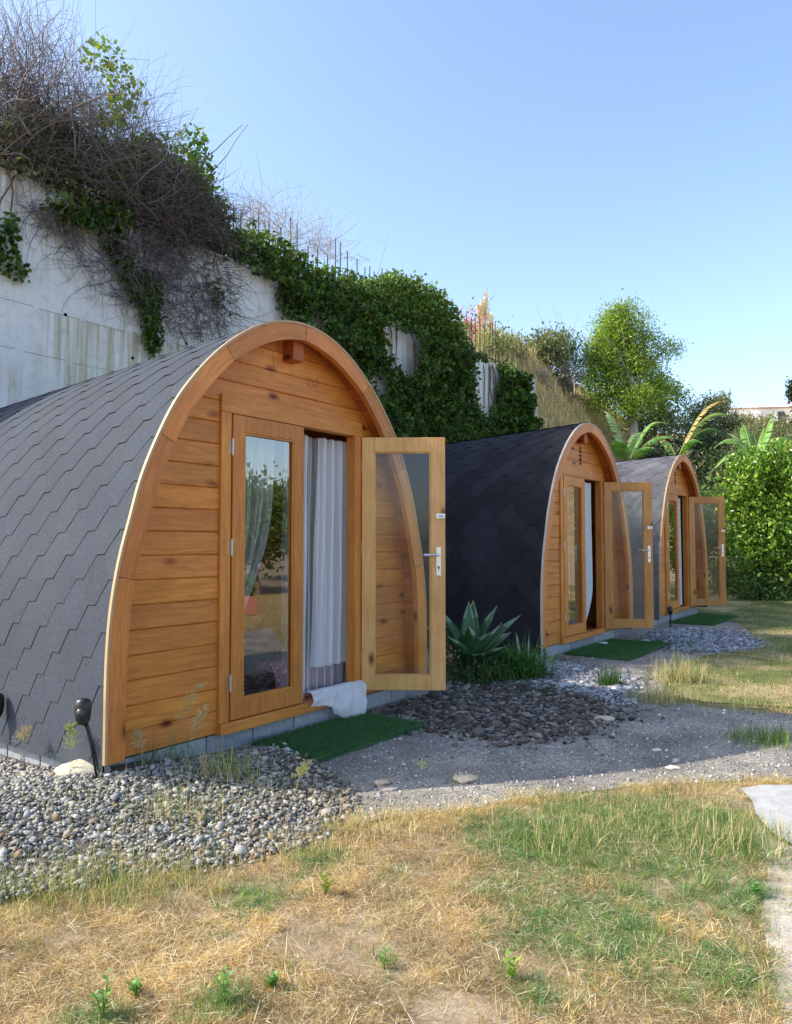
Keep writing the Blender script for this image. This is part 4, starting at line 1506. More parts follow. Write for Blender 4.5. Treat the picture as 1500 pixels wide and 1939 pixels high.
def seed_stalk(px, py, z, h, lean, label, seed, col_=(.60, .50, .30), n=46):
    """feathery grass panicle on a thin stem"""
    rs = random.Random(seed)
    x, y = at(px, py, z)
    rt = empty('seeding_grass', (x, y, z), 0, label, 'grass stalk', 'seeding grass stalks')
    st = MB(); sd = MB()
    pts = []
    for i in range(9):
        t_ = i / 8
        pts.append((lean * h * t_ ** 1.8, .1 * h * math.sin(t_ * 2) * rs.uniform(.6, 1.2), h * (t_ - .25 * abs(lean) * t_ ** 2)))
    st.tube(pts, [.0022 - .0012 * i / 8 for i in range(9)], 4, (.35, .38, .16))
    for k in range(n):
        t_ = rs.uniform(.5, 1.0)
        i = min(int(t_ * 8), 7); f = t_ * 8 - i
        p = Vector(pts[i]).lerp(Vector(pts[i + 1]), f)
        L = .06 * (1.25 - t_) * rs.uniform(.6, 1.5) + .012
        d = Vector((rs.uniform(-1, 1), rs.uniform(-1, 1), rs.uniform(.2, 1))).normalized()
        e = p + d * L
        st.tube([p, e], .0006, 3, (.5, .45, .25), cap=False)
        for j in range(3):
            c = p.lerp(e, .5 + .25 * j)
            w_ = .0035
            sd.face([c + Vector((0, 0, -w_ * 1.6)), c + Vector((w_, 0, 0)), c + Vector((0, 0, w_ * 1.6)), c + Vector((-w_, 0, 0))], tuple(v * rs.uniform(.8, 1.2) for v in col_))
            sd.face([c + Vector((0, 0, -w_ * 1.6)), c + Vector((0, w_, 0)), c + Vector((0, 0, w_ * 1.6)), c + Vector((0, -w_, 0))], tuple(v * rs.uniform(.8, 1.2) for v in col_))
    for k in range(4):
        a = rs.uniform(0, 6); L = h * rs.uniform(.2, .4)
        st.face([(0, .002, 0), (0, -.002, 0), (math.cos(a) * L * .4, math.sin(a) * L * .4, L), (math.cos(a) * L * .41, math.sin(a) * L * .41 + .003, L * .95)], (.2, .28, .08))
    st.build('stem', M['grass'], rt)
    sd.build('seed_head', M['grass'], rt)
    return rt
seed_stalk(315, 1445, -.08, .50, .42, 'tall seeding stalk leaning right across the lower planks', 1)
seed_stalk(352, 1452, -.08, .36, .3, 'shorter seeding stalk in front of the lower planks', 2)
seed_stalk(218, 1452, -.06, .26, .05, 'seeding stalk in front of the arch board foot', 3, (.62, .45, .22))
seed_stalk(133, 1470, -.06, .27, -.06, 'green seeding stalk beside the black spike lamp', 4, (.38, .45, .2), 60)
seed_stalk(40, 1440, -.06, .18, .1, 'short seeding stalk at the far left of the pebbles', 5, (.55, .42, .28))
seed_stalk(270, 1460, -.08, .22, -.2, 'drooping seeding stalk by the pod corner', 6)
seed_stalk(560, 1500, -.14, .16, .4, 'low seeding stalk on the pebble heap edge', 7, (.5, .48, .25))
seed_stalk(798, 1478, GZ, .10, .05, 'tiny pale weed on the path shadow line', 8, (.55, .6, .35), 20)
seed_stalk(684, 1590, GZ, .13, -.05, 'single dry stalk at the lawn edge', 9, (.7, .62, .4), 10)
seed_stalk(1225, 1330, GZ, .30, .15, 'pale seeding stalk in the dry clump', 10)
seed_stalk(1275, 1320, GZ, .32, .4, 'arching pale seed head by the path', 11)

def weed(px, py, h, n, label, seed, c=(.20, .33, .09), z=GZ):
    rs = random.Random(seed)
    x, y = at(px, py, z)
    rt = empty('weed', (x, y, z), rs.uniform(0, 6), label, 'weed', 'small leafy weeds in the lawn')
    st = MB(); lf = MB()
    for s_ in range(n):
        a = rs.uniform(0, 6); ln = rs.uniform(.05, .4)
        top = Vector((math.cos(a) * ln * h, math.sin(a) * ln * h, h * rs.uniform(.6, 1)))
        st.tube([(0, 0, -.02), top * .5 + Vector((0, 0, .01)), top], [.0022, .0016, .001], 4, (.18, .25, .08))
        for k in range(14):
            t_ = .2 + .8 * k / 13
            p = top * t_
            b = k * 2.4 + a; L = .022 * rs.uniform(.7, 1.3)
            d = Vector((math.cos(b), math.sin(b), .6)).normalized(); sd_ = d.cross(Vector((0, 0, 1))).normalized() * L * .3
            cc_ = tuple(v * rs.uniform(.7, 1.3) for v in c)
            lf.face([p, p + d * L * .5 + sd_, p + d * L, p + d * L * .5 - sd_], cc_)
    st.build('stem', M['grass'], rt); lf.build('leaves', M['leaf'], rt)
    return rt
weed(615, 1695, .075, 3, 'yellow-green leafy weed in the middle of the lawn', 1, (.26, .34, .05))
weed(195, 1930, .12, 4, 'green weed at the bottom left of the lawn', 2)
weed(425, 1905, .11, 4, 'green upright weed near the bottom edge of the lawn', 3)
weed(260, 1890, .06, 3, 'small weed just right of the bottom-left weed', 4)
weed(970, 1860, .07, 3, 'bright green sprig in the lower middle of the lawn', 5, (.24, .36, .05))
weed(1430, 1700, .06, 3, 'weed at the right of the lawn', 6, (.14, .30, .08))
weed(515, 1875, .05, 3, 'small green sprig right of the upright weed', 7)
weed(728, 1830, .06, 2, 'tiny dark sprig in the centre of the dry lawn', 8)

# ------------------------------------------------------------------ spike lamps
def spike_lamp(px, py, z, h, label, big=1.0, rz=0.0, lean=-.30):
    x, y = at(px, py, z)
    rt = empty('spike_lamp', (x, y, z), rz, label, 'garden lamp', 'black solar spike lamps')
    st = MB()
    tp = (lean * h, 0, h)
    st.tube([(0, 0, -.05), (lean * h * .4, 0, h * .45), tp], [.006, .008 * big, .010 * big], 8)
    st.tube([(.012, 0, -.03), (lean * h * .4 + .014, 0, h * .45), (tp[0] + .012, 0, tp[2])], [.004, .006, .006], 6)
    st.build('spike', M['black_plastic'], rt, True)
    hd = MB()
    prof_ = [(0, -.070), (.022, -.064), (.034, -.04), (.040, 0), (.040, .035), (.034, .058), (.018, .068), (0, .070)]
    n = 16
    i0 = len(hd.v)
    for r_, zz in prof_:
        for k in range(n):
            th = 2 * PI * k / n
            rr = r_ * big * (1 + .06 * (k % 2))
            hd.v.append((tp[0] + math.cos(th) * rr, math.sin(th) * rr * .8, tp[2] + (zz + .03) * big))
    for a in range(len(prof_) - 1):
        for k in range(n):
            hd.f.append((i0 + a * n + k, i0 + a * n + (k + 1) % n, i0 + (a + 1) * n + (k + 1) % n, i0 + (a + 1) * n + k)); hd.c.append((1, 1, 1))
    ho = hd.build('lamp_head', M['black_plastic'], rt, True)
    gl = MB()
    for k in range(12):
        pass
    gl.tube([(tp[0] + .0, -.026 * big, tp[2] + .03 * big), (tp[0], -.036 * big, tp[2] + .03 * big)], [.024 * big, .022 * big], 14)
    gl.build('lens', M['steel'] if False else M['dark_open'], rt, True)
    return rt
spike_lamp(184, 1456, .0, .27, 'black spike lamp standing by the left corner of the nearest pod', 1.05)
spike_lamp(1030, 1252, -.17, .18, 'small black spike lamp by the corner of the middle pod', .9, 0, .02)
spike_lamp(1269, 1190, -.17, .26, 'black spike lamp at the corner of the farthest pod', 1.0, 0, .02)
spike_lamp(-10, 1415, -.07, .22, 'black spike lamp cut off by the left edge of the picture', 1.2, 0, 0)

# ------------------------------------------------------------------ retaining wall
DW = 4.8
WT = 5.47
WS0, WS1 = -1.2, 15.4
wall = empty('retaining_wall', W(WS0, -DW, GZ), ROT, 'high whitewashed concrete retaining wall behind the pods', 'wall')
wm = MB()
Lw = WS1 - WS0
# local x along, y back; body in panels with faint tonal steps, top slightly uneven
seams = [0, 3.4, 6.8, 10.2, 13.4, Lw]
nx = 60
th = .3
for i in range(nx):
    xa, xb = Lw * i / nx, Lw * (i + 1) / nx
    def top(x): return WT - GZ + .012 * math.sin(x * 2.1) + .008 * math.sin(x * 7.3) + .006 * x
    za, zb = top(xa), top(xb)
    wm.face([(xa, 0, -.3), (xb, 0, -.3), (xb, 0, zb), (xa, 0, za)])
    wm.face([(xa, 0, za), (xb, 0, zb), (xb, th, zb), (xa, th, za)])
    wm.face([(xa, th, -.3), (xa, th, za), (xb, th, zb), (xb, th, -.3)])
wm.face([(0, 0, -.3), (0, 0, WT - GZ), (0, th, WT - GZ), (0, th, -.3)])
wm.face([(Lw, 0, -.3), (Lw, th, -.3), (Lw, th, WT - GZ + .08), (Lw, 0, WT - GZ + .08)])
# return wall going back at the left end
wm.face([(0, th, -.3), (0, 30, -.3), (0, 30, WT - GZ), (0, th, WT - GZ)])
wm.build('concrete_face', M['wall'], wall)
sm_ = MB()
rs_ = random.Random(3)
for zz in (3.43 - GZ, 3.98 - GZ, 2.2 - GZ):
    x = .3
    while x < Lw - .5:
        L = rs_.uniform(.2, .8)
        w_ = rs_.uniform(.003, .008)
        z_ = zz + .012 * math.sin(x * 3)
        sm_.box(x, min(x + L, Lw), -.002, .004, z_ - w_, z_, (1, 1, 1))
        x += L + rs_.uniform(.0, .12)
sm_.build('formwork_seam', M['seam'], wall)
hl = MB()
for (px, py) in [(124, 596), (251, 678), (436, 596), (353, 650)]:
    s, z = onwall(px, py, DW)
    x = s - WS0
    hl.tube([(x, -.004, z - GZ), (x, .02, z - GZ)], .022, 10)
hl.build('drain_hole', M['bitumen'], wall)

# ------------------------------------------------------------------ hillside
def sstep(x): 
    x = np.clip(x, 0, 1); return x * x * (3 - 2 * x)
def hill_h(s, m):
    s = np.asarray(s, float); m = np.asarray(m, float)
    plateau = 5.25 + .10 * np.clip(-m - 5.2, 0, 30) + .25 * nz2(s, m, .8, 1) + .25
    ramp = 8.2 * sstep((-m - 2.6 - .17 * np.clip(s - 19, 0, 60)) / 5.6) + .04 * np.clip(s - 16, 0, 40) * sstep((-m - 4) / 8) + .3 * nz2(s, m, .6, 2) * sstep((-m - 3) / 3)
    k = sstep((s - 15.0) / 2.2)
    k = np.where(s > 15.35, np.maximum(k, sstep((m + 7.0) / 2.0)), k)
    return plateau * (1 - k) + ramp * k + GZ * k
ss = np.concatenate([np.linspace(-1.05, 15.45, 32), np.linspace(15.9, 90, 100)])
mm = -np.concatenate([np.linspace(2.8, 14, 34), np.linspace(14.6, 60, 26)])
S_, M_ = np.meshgrid(ss, mm, indexing='ij')
H_ = hill_h(S_, M_)
XY = P0[None, None] + S_[..., None] * D + M_[..., None] * N
V = np.concatenate([XY, H_[..., None]], -1).reshape(-1, 3)
idx = np.arange(S_.size).reshape(S_.shape)
okc = ~((S_[:-1, :-1] < 15.3) & (M_[:-1, :-1] > -5.0))
Fc = np.stack([idx[:-1, :-1][okc], idx[:-1, 1:][okc], idx[1:, 1:][okc], idx[1:, :-1][okc]], 1)
o = link('hillside', npmesh('hillside', V, Fc[:, ::-1]), M['hill'], None, True)
tag(o, kind='structure')
# close the gap between wall back and the first terrain row
# far hill on the right
xs = np.linspace(10, 160, 60); ys = np.linspace(48, 150, 40)
X, Y = np.meshgrid(xs, ys, indexing='ij')
Z = GZ - .2 + 15.5 * sstep((Y - 48 - .05 * X) / 40) * (1 + .12 * nz2(X, Y, .09, 1)) + .5 * nz2(X, Y, .5, 3) * sstep((Y - 50) / 8) 
idx = np.arange(X.size).reshape(X.shape)
Fc = np.stack([idx[:-1, :-1].ravel(), idx[1:, :-1].ravel(), idx[1:, 1:].ravel(), idx[:-1, 1:].ravel()], 1)
tag(link('far_hill', npmesh('far_hill', np.stack([X, Y, Z], -1).reshape(-1, 3), Fc), M['hill'], None, True), kind='structure')
def far_z(x, y):
    return float(GZ - .2 + 15.5 * sstep(np.array((y - 48 - .05 * x) / 40)) * (1 + .12 * nz2(x, y, .09, 1)))

# ------------------------------------------------------------------ foliage helpers
def leaves(P, size, sv, cols, rg, up=.3, aspect=.55, outward=None, colors=None, fold=.25):
    """diamond leaves (two triangles folded on the midrib) at points P"""
    n = len(P)
    d = rg.normal(0, 1, (n, 3))
    if outward is not None: d += outward * 1.0
    d[:, 2] += up
    d /= np.linalg.norm(d, axis=1, keepdims=True) + 1e-9
    r2 = rg.normal(0, 1, (n, 3))
    s = np.cross(d, r2); s /= np.linalg.norm(s, axis=1, keepdims=True) + 1e-9
    nn = np.cross(d, s)
    L = size * np.exp(rg.normal(0, sv, n))[:, None]
    a = P; b = P + d * L * .45 + s * L * aspect * .5 + nn * L * fold * .3
    c = P + d * L; e = P + d * L * .45 - s * L * aspect * .5 + nn * L * fold * .3
    V = np.stack([a, b, c, e], 1).reshape(-1, 3)
    i = np.arange(n) * 4
    Fc = np.concatenate([np.stack([i, i + 1, i + 2], 1), np.stack([i, i + 2, i + 3], 1)], 0)
    if colors is None:
        cols = np.asarray(cols); colors = cols[rg.integers(0, len(cols), n)]
    colors = colors * rg.uniform(.75, 1.25, (n, 1))
    return V, Fc, np.concatenate([colors, colors], 0)

def clumps(lobes, n_cl, n_leaf, r_cl, rg, shell=.55):
    """lobes: list of (cx,cy,cz,rx,ry,rz). cluster centres towards the shell of each lobe"""
    lobes = np.asarray(lobes, float)
    w = (lobes[:, 3] * lobes[:, 4] * lobes[:, 5]) ** .7; w /= w.sum()
    k = rg.choice(len(lobes), n_cl, p=w)
    d = rg.normal(0, 1, (n_cl, 3)); d /= np.linalg.norm(d, axis=1, keepdims=True)
    r = (shell + (1 - shell) * rg.random(n_cl)) ** 1.0
    C = lobes[k, :3] + d * lobes[k, 3:] * r[:, None]
    P = np.repeat(C, n_leaf, axis=0) + rg.normal(0, 1, (n_cl * n_leaf, 3)) * r_cl
    out = np.repeat(d, n_leaf, axis=0)
    return P, out, np.repeat(rg.uniform(.75, 1.25, n_cl), n_leaf), C

def tree(name, base, lobes, label, cat_, cols, trunk_r, rg_seed, n_cl=120, n_leaf=60, r_cl=.25, size=.12, mat='leaf', trunk_c=(.25, .19, .14), group=None, nlimb=7, aspect=.5, trunk_top=None, shell=.55, up=.3):
    rg_ = np.random.default_rng(rg_seed)
    rt = empty(name, base, 0, label, cat_, group)
    lobes = [tuple(l) for l in lobes]
    P, out, sh, C = clumps(lobes, n_cl, n_leaf, r_cl, rg_, shell)
    cols = np.asarray(cols)
    c_ = cols[rg_.integers(0, len(cols), len(P))] * (sh[:, None])
    V, Fc, Cc = leaves(P, size, .3, None, rg_, up, aspect, out * .6, c_)
    link('crown', npmesh('crown', V, Fc, Cc), M[mat], rt)
    tb = MB()
    L = np.asarray(lobes)
    top = L[:, :3].mean(0) if trunk_top is None else np.array(trunk_top)
    pts = [(0, 0, -.4)]
    for i in range(1, 7):
        t_ = i / 6
        pts.append((top[0] * t_ + .06 * math.sin(5 * t_ + rg_seed), top[1] * t_ + .05 * math.cos(4 * t_), top[2] * t_))
    tb.tube(pts, [trunk_r * (1 - .65 * i / 6) for i in range(7)], 8, trunk_c)
    for i in range(nlimb):
        c = C[rg_.integers(0, len(C))]
        st = Vector(pts[3 + i % 3])
        e = Vector(c)
        mid = st.lerp(e, .5) + Vector((0, 0, .12 * (e - st).length))
        r_ = trunk_r * .38
        tb.tube([st, mid, e], [r_, r_ * .6, r_ * .2], 6, trunk_c)
        for _ in range(3):
            c3 = Vector(C[rg_.integers(0, len(C))])
            if (c3 - mid).length < (e - st).length * 1.3:
                tb.tube([mid, mid.lerp(c3, .5) + Vector((0, 0, .05)), c3], [r_ * .4, r_ * .25, r_ * .1], 5, trunk_c)
    tb.build('trunk', M['bark'], rt)
    return rt

# ------------------------------------------------------------------ ivy on the wall
ivy_px = [(428, 440), (470, 425), (520, 447), (600, 500), (640, 514), (700, 530), (760, 515), (830, 545), (860, 580), (885, 640), (900, 680), (912, 740), (922, 800), (930, 835),
          (845, 838), (800, 838), (742, 822), (720, 770), (690, 712), (650, 672), (625, 645), (590, 625), (560, 612), (535, 590), (527, 555), (530, 535), (480, 510), (425, 475), (410, 445)]
hole_px = [(722, 600), (745, 606), (768, 620), (802, 634), (802, 662), (792, 708), (768, 718), (744, 690), (728, 650)]
hole2_px = [(700, 705), (722, 700), (738, 720), (735, 752), (722, 760), (705, 730)]
hole3_px = [(580, 585), (602, 580), (622, 606), (616, 632), (598, 625)]
hole4_px = [(896, 676), (955, 686), (950, 745), (925, 812), (904, 775), (895, 730)]
def to_wall(px): return [onwall(x, y, DW - .1) for x, y in px]
rg = np.random.default_rng(41)
ipoly = to_wall(ivy_px)
holes = [hole_px, hole2_px, hole3_px, hole4_px]
def ivy(label, poly, n, name='climbing_vine', holes=(), thick=.4, cols=None, size=.085, stems=14, group='vines climbing the retaining wall', topz=None):
    P_ = np.array(poly)
    q = scatter(poly, n, rg)
    jit = rg.normal(0, .05, q.shape)
    q = q + jit
    s, z = q[:, 0], q[:, 1]
    bulge = thick * (.2 + .85 * np.clip(.5 + .5 * nz2(s, z, 2.4, 3) + .55 * nz2(s, z, 8.1, 7), 0, 1.3))
    mfront = -DW + .02 + bulge * rg.random(len(q)) ** .5
    above = z > WT - .05
    for h in holes:                       # bare patches: no growth hangs in front of them
        ph_ = P0[None] + s[:, None] * D + mfront[:, None] * N
        hx_, hy_ = project(ph_, z)
        ih = inpoly(np.stack([hx_, hy_], 1) + rg.normal(0, 5, (len(s), 2)), h)
        mfront = np.where(ih, 99, mfront)
    kp = mfront < 90
    s, z, mfront = s[kp], z[kp], mfront[kp]; q = q[kp]
    above = z > WT - .05
    spread = rg.uniform(-.3, .3, len(s))
    mfront = np.where(above, -DW - .1 + spread, mfront)
    o0 = P_[:, 0].min()
    base = W(o0, -DW, 0)
    X = P0[0] + D[0] * s + N[0] * mfront - base.x; Y = P0[1] + D[1] * s + N[1] * mfront - base.y
    P3 = np.stack([X, Y, z], 1)
    outw = np.tile(np.array([N[0], N[1], -.5]), (len(P3), 1))
    cols = np.asarray(cols if cols is not None else [(.052, .12, .020), (.075, .16, .028), (.036, .09, .018), (.13, .22, .038), (.024, .06, .014), (.16, .17, .05)])
    c_ = cols[rg.integers(0, len(cols), len(P3))]
    tip = (z > WT + .35) & (rg.random(len(z)) < .5)  # half the top leaves go lighter, sunlight put into their colour
    c_ = np.where(tip[:, None], np.array([(.16, .25, .045)]), c_)
    rt = empty(name, base, 0, label, 'vine', group)
    V, Fc, C = leaves(P3, size, .3, None, rg, -.2, .85, outw * .9, c_)
    link('foliage', npmesh('foliage', V, Fc, C), M['leaf'], rt)
    st = MB()
    rs = random.Random(len(q))
    lo, hi = P_.min(0), P_.max(0)
    for i in range(stems):
        k = rs.randrange(len(q)); s0, z0 = q[k]
        pts = []
        zz = WT + rs.uniform(0, .4); s1 = s0 + rs.uniform(-.3, .3)
        for j in range(8):
            t_ = j / 7
            a = s1 + (s0 - s1) * t_ + .06 * math.sin(7 * t_ + i); b = zz + (z0 - zz) * t_
            mo = -DW + .035 + (.02 * math.sin(9 * t_))
            if b > WT: mo = -DW - .02
            w_ = W(a, mo, b) - base; pts.append((w_.x, w_.y, b))
        st.tube(pts, [.014 - .009 * j / 7 for j in range(8)], 5, (.16, .12, .09))
    st.build('stem', M['bark'], rt)
    return rt
ivy('dense dark green creeper cascading over the middle of the white wall', ipoly, 62000, holes=holes, thick=.5, size=.064, stems=34)
ip2 = to_wall([(948, 690), (962, 688), (978, 720), (992, 760), (1000, 800), (1000, 830), (925, 836), (928, 800), (940, 750)])
ivy('narrow creeper hanging at the right end of the white wall', ip2, 11000, thick=.55, size=.08, stems=6)
# green sprays over the left part
sp1 = to_wall([(80, 388), (120, 385), (180, 395), (210, 360), (215, 330), (245, 330), (240, 400), (215, 440), (190, 430), (150, 425), (130, 420), (100, 400)])
ivy('green spray of creeper spilling over the top left of the wall', sp1, 2600, thick=.35, size=.06, stems=5)
sp2 = to_wall([(195, 425), (215, 430), (235, 470), (262, 520), (300, 545), (300, 610), (308, 650), (290, 672), (278, 640), (272, 590), (252, 555), (228, 510), (205, 470)])
ivy('long leafy strand trailing down the wall above the nearest pod', sp2, 1900, thick=.18, size=.055, stems=5)
sp3 = to_wall([(-30, 430), (5, 420), (35, 412), (28, 440), (22, 470), (50, 500), (52, 522), (30, 520), (12, 500), (-30, 510)])
ivy('small hanging sprig of green leaves at the left edge of the wall', sp3, 300, thick=.15, size=.075, stems=3)
sp4 = to_wall([(403, 520), (425, 560), (425, 578), (408, 575)])
ivy('tiny green sprig on the bare wall above the nearest pod ridge', sp4, 50, thick=.08, size=.08, stems=1)
LG = [(.16, .28, .04), (.24, .36, .05), (.10, .20, .03), (.32, .36, .04)]
sp5 = to_wall([(185, 60), (205, 60), (215, 95), (235, 120), (265, 150), (275, 165), (265, 200), (245, 225), (205, 240), (200, 205), (235, 165), (225, 130), (205, 120), (190, 110)])
ivy('bright yellow-green shoot rising above the dead brambles', sp5, 520, thick=.2, size=.07, cols=LG, stems=0)
sp6 = to_wall([(355, 240), (375, 235), (395, 280), (405, 340), (425, 380), (440, 420), (400, 440), (365, 400), (360, 340), (365, 290)])
ivy('upright green shoot at the right side of the dead brambles', sp6, 1700, thick=.3, size=.07, cols=LG + [(.05, .12, .02)] * 4, stems=2)
sp7 = to_wall([(190, 380), (235, 300), (260, 250), (300, 260), (350, 300), (420, 390), (430, 470), (380, 440), (300, 400), (240, 400)])
ivy('dark leafy growth mixed into the brambles on the wall top', sp7, 9500, thick=.5, size=.055, cols=[(.07, .12, .03), (.11, .16, .05), (.17, .18, .08), (.20, .26, .06)], stems=3)
sp8 = to_wall([(0, 240), (60, 180), (150, 230), (230, 300), (260, 400), (180, 390), (90, 350), (0, 310)])
ivy('sparse olive leaves within the leftmost brambles', sp8, 7500, thick=.5, size=.05, cols=[(.09, .11, .05), (.15, .15, .07), (.20, .19, .10)], stems=3)

# ------------------------------------------------------------------ dead brambles
def bramble(poly_px, n, label, seed, L=(.5, 1.3), up=.6, r_=.004, c=(.16, .12, .11), droop=0.0, mrange=(-.6, .35), group='dead bramble thickets on the wall top', q=DW, curl=1.0):
    rs = np.random.default_rng(seed)
    poly = [onwall(x, y, q) for x, y in poly_px]
    P = scatter(poly, n, rs)
    ns = 7
    o0 = np.array(poly)[:, 0].min()
    base = W(o0, -DW, 0)
    m0 = rs.uniform(*mrange, n)
    X = np.zeros((n, ns, 3))
    pos = np.stack([P[:, 0], -DW + m0, P[:, 1]], 1)
    d = rs.normal(0, 1, (n, 3)); d[:, 2] = np.abs(d[:, 2]) * up - droop; 
    d /= np.linalg.norm(d, axis=1, keepdims=True)
    Ls = rs.uniform(L[0], L[1], n) / ns
    axis = rs.normal(0, 1, (n, 3)) * curl
    for k in range(ns):
        X[:, k] = pos
        pos = pos + d * Ls[:, None]
        d = d + np.cross(axis, d) * .22 + rs.normal(0, .12, (n, 3)); d[:, 2] -= .06
        d /= np.linalg.norm(d, axis=1, keepdims=True)
        pos[:, 1] = np.where(pos[:, 2] < WT, np.maximum(pos[:, 1], -DW + .015), pos[:, 1])
    # to world (relative)
    Wd = np.zeros_like(X)
    Wd[..., 0] = P0[0] + D[0] * X[..., 0] + N[0] * X[..., 1] - base.x
    Wd[..., 1] = P0[1] + D[1] * X[..., 0] + N[1] * X[..., 1] - base.y
    Wd[..., 2] = X[..., 2]
    t_ = Wd[:, 1:] - Wd[:, :-1]; t_ = np.concatenate([t_, t_[:, -1:]], 1); t_ /= np.linalg.norm(t_, axis=2, keepdims=True) + 1e-9
    a = np.cross(t_, np.array([.3, .5, .8])); a /= np.linalg.norm(a, axis=2, keepdims=True) + 1e-9
    b = np.cross(t_, a)
    rad = (r_ * rs.uniform(.6, 1.6, n))[:, None] * np.linspace(1, .35, ns)[None]
    rings = []
    for j in range(3):
        th_ = 2 * PI * j / 3
        rings.append(Wd + (a * math.cos(th_) + b * math.sin(th_)) * rad[..., None])
    V = np.stack(rings, 2).reshape(-1, 3)     # n, ns, 3
    i = (np.arange(n)[:, None, None] * ns + np.arange(ns - 1)[None, :, None]) * 3
    j = np.arange(3)[None, None, :]; j2 = (j + 1) % 3
    Fc = np.stack([i + j, i + j2, i + 3 + j2, i + 3 + j], -1).reshape(-1, 4)
    cc_ = np.asarray(c) * rs.uniform(.6, 1.7, (n, 1)) * rs.uniform(.9, 1.1, (n, 3))
    C = np.repeat(cc_, (ns - 1) * 3, axis=0)
    o = link('bramble_thicket', npmesh('bramble_thicket', V, Fc, C), M['twig'])
    o.location = base
    return tag(o, label, 'brambles', group)
TW = (.15, .125, .12)
bramble([(-60, 150), (30, 140), (80, 180), (150, 250), (150, 370), (0, 318), (-60, 300)], 1500, 'dense purple-grey dead brambles at the far left of the wall top', 1, c=TW, mrange=(-.7, .3))
bramble([(120, 250), (240, 280), (300, 320), (330, 430), (200, 400), (120, 360)], 1150, 'tangle of grey-brown dead brambles left of the wall gap', 2, c=TW)
bramble([(250, 330), (330, 330), (400, 400), (410, 470), (360, 470), (300, 450), (230, 420)], 2100, 'thick mound of dead brambles rolling over the wall edge', 3, (.4, 1.0), .3, c=(.14, .115, .115), droop=.2, mrange=(-.4, .4))
bramble([(0, 60), (60, 60), (130, 130), (250, 200), (350, 300), (300, 320), (150, 260), (0, 150)], 900, 'thin bare whips standing up against the sky at top left', 4, (.5, 1.3), 2.5, .0032, (.22, .19, .19), 0, (-.6, .2), curl=.5)
bramble([(0, 200), (100, 240), (250, 330), (330, 420), (200, 400), (60, 330), (0, 320)], 70, 'thick woody canes arching through the brambles', 14, (.8, 1.8), 1.2, .010, (.22, .18, .16), 0, (-.4, .3), curl=.6)
HG = 'dead vine stems hanging down the white wall'
bramble([(110, 420), (260, 440), (300, 520), (290, 600), (200, 560), (130, 500)], 330, 'loose dry stems dangling on the wall left of the leafy strand', 5, (.4, 1.2), .2, .0032, (.15, .13, .14), .5, (.02, .12), HG, curl=1.6)
bramble([(290, 450), (380, 470), (440, 520), (440, 600), (380, 640), (310, 620)], 420, 'curling bare vine stems on the wall right of the leafy strand', 6, (.5, 1.5), .2, .0035, (.14, .12, .13), .4, (.02, .10), HG, curl=1.8)
bramble([(200, 430), (330, 450), (340, 510), (300, 540), (240, 510)], 260, 'dense curtain of dead twigs under the bramble mound', 7, (.3, .8), .1, .0035, (.14, .115, .115), .8, (.02, .22), HG)
bramble([(40, 370), (160, 420), (120, 460), (60, 420)], 160, 'few dry stems near the left end of the wall', 8, (.3, .9), .2, .003, (.15, .13, .13), .5, (.02, .10), HG, curl=1.5)
bramble([(430, 380), (520, 400), (640, 470), (700, 500), (640, 500), (520, 470), (430, 440)], 500, 'light dry stalks poking out above the creeper', 9, (.4, 1.1), 2.0, .003, (.35, .30, .24), 0, (-.5, .2), curl=.5)

# tall bent cane against the sky (top left)
def cane(px0, py0, px1, py1, label, q=DW + .2, r_=.006, c=(.3, .27, .24), bend=.15, tipleaf=0):
    s0, z0 = onwall(px0, py0, q); s1, z1 = onwall(px1, py1, q)
    b = W(s0, -q, z0)
    mb = MB(); pts = []
    for i in range(10):
        t_ = i / 9
        p = W(s0 + (s1 - s0) * t_ + bend * math.sin(t_ * PI), -q, z0 + (z1 - z0) * t_) - b
        pts.append(p)
    mb.tube(pts, [r_ * (1 - .6 * i / 9) for i in range(10)], 5, c)
    o = mb.build('dry_cane', M['twig'])
    o.location = b
    return tag(o, label, 'dry cane', 'single dry canes above the wall')
cane(480, 440, 485, 285, 'pale upright cane above the fence, leftmost of the single canes')
cane(610, 470, 680, 420, 'leaning dry cane above the middle of the creeper', bend=.03)
cane(715, 520, 735, 440, 'thin leaning cane over the right fence bars', bend=.02)

# ------------------------------------------------------------------ fence on the wall top
fence = empty('fence', W(0, -DW - .18, WT), ROT, 'rusty iron bar fence along the top of the wall', 'fence')
rs_ = random.Random(12)
x = .25
k = 0
while x < 15.1:
    k += 1
    step = rs_.choice([.12, .16, .22, .25, .27])
    x += step
    if 1.0 < x < 4.2 and rs_.random() < .35: continue
    mb = MB()
    h = rs_.uniform(.9, 1.28) if x > 4 else rs_.uniform(1.1, 1.5)
    a = rs_.uniform(-.02, .02)
    r_ = .010
    mb.tube([(x, 0, -.2), (x + a, 0, h)], r_, 5)
    mb.build('bar', M['iron'], fence)
for zz in (.25,):
    mb = MB(); mb.box(.2, 15.2, -.012, .012, zz - .012, zz + .012, (1, 1, 1)); mb.build('rail', M['iron'], fence)

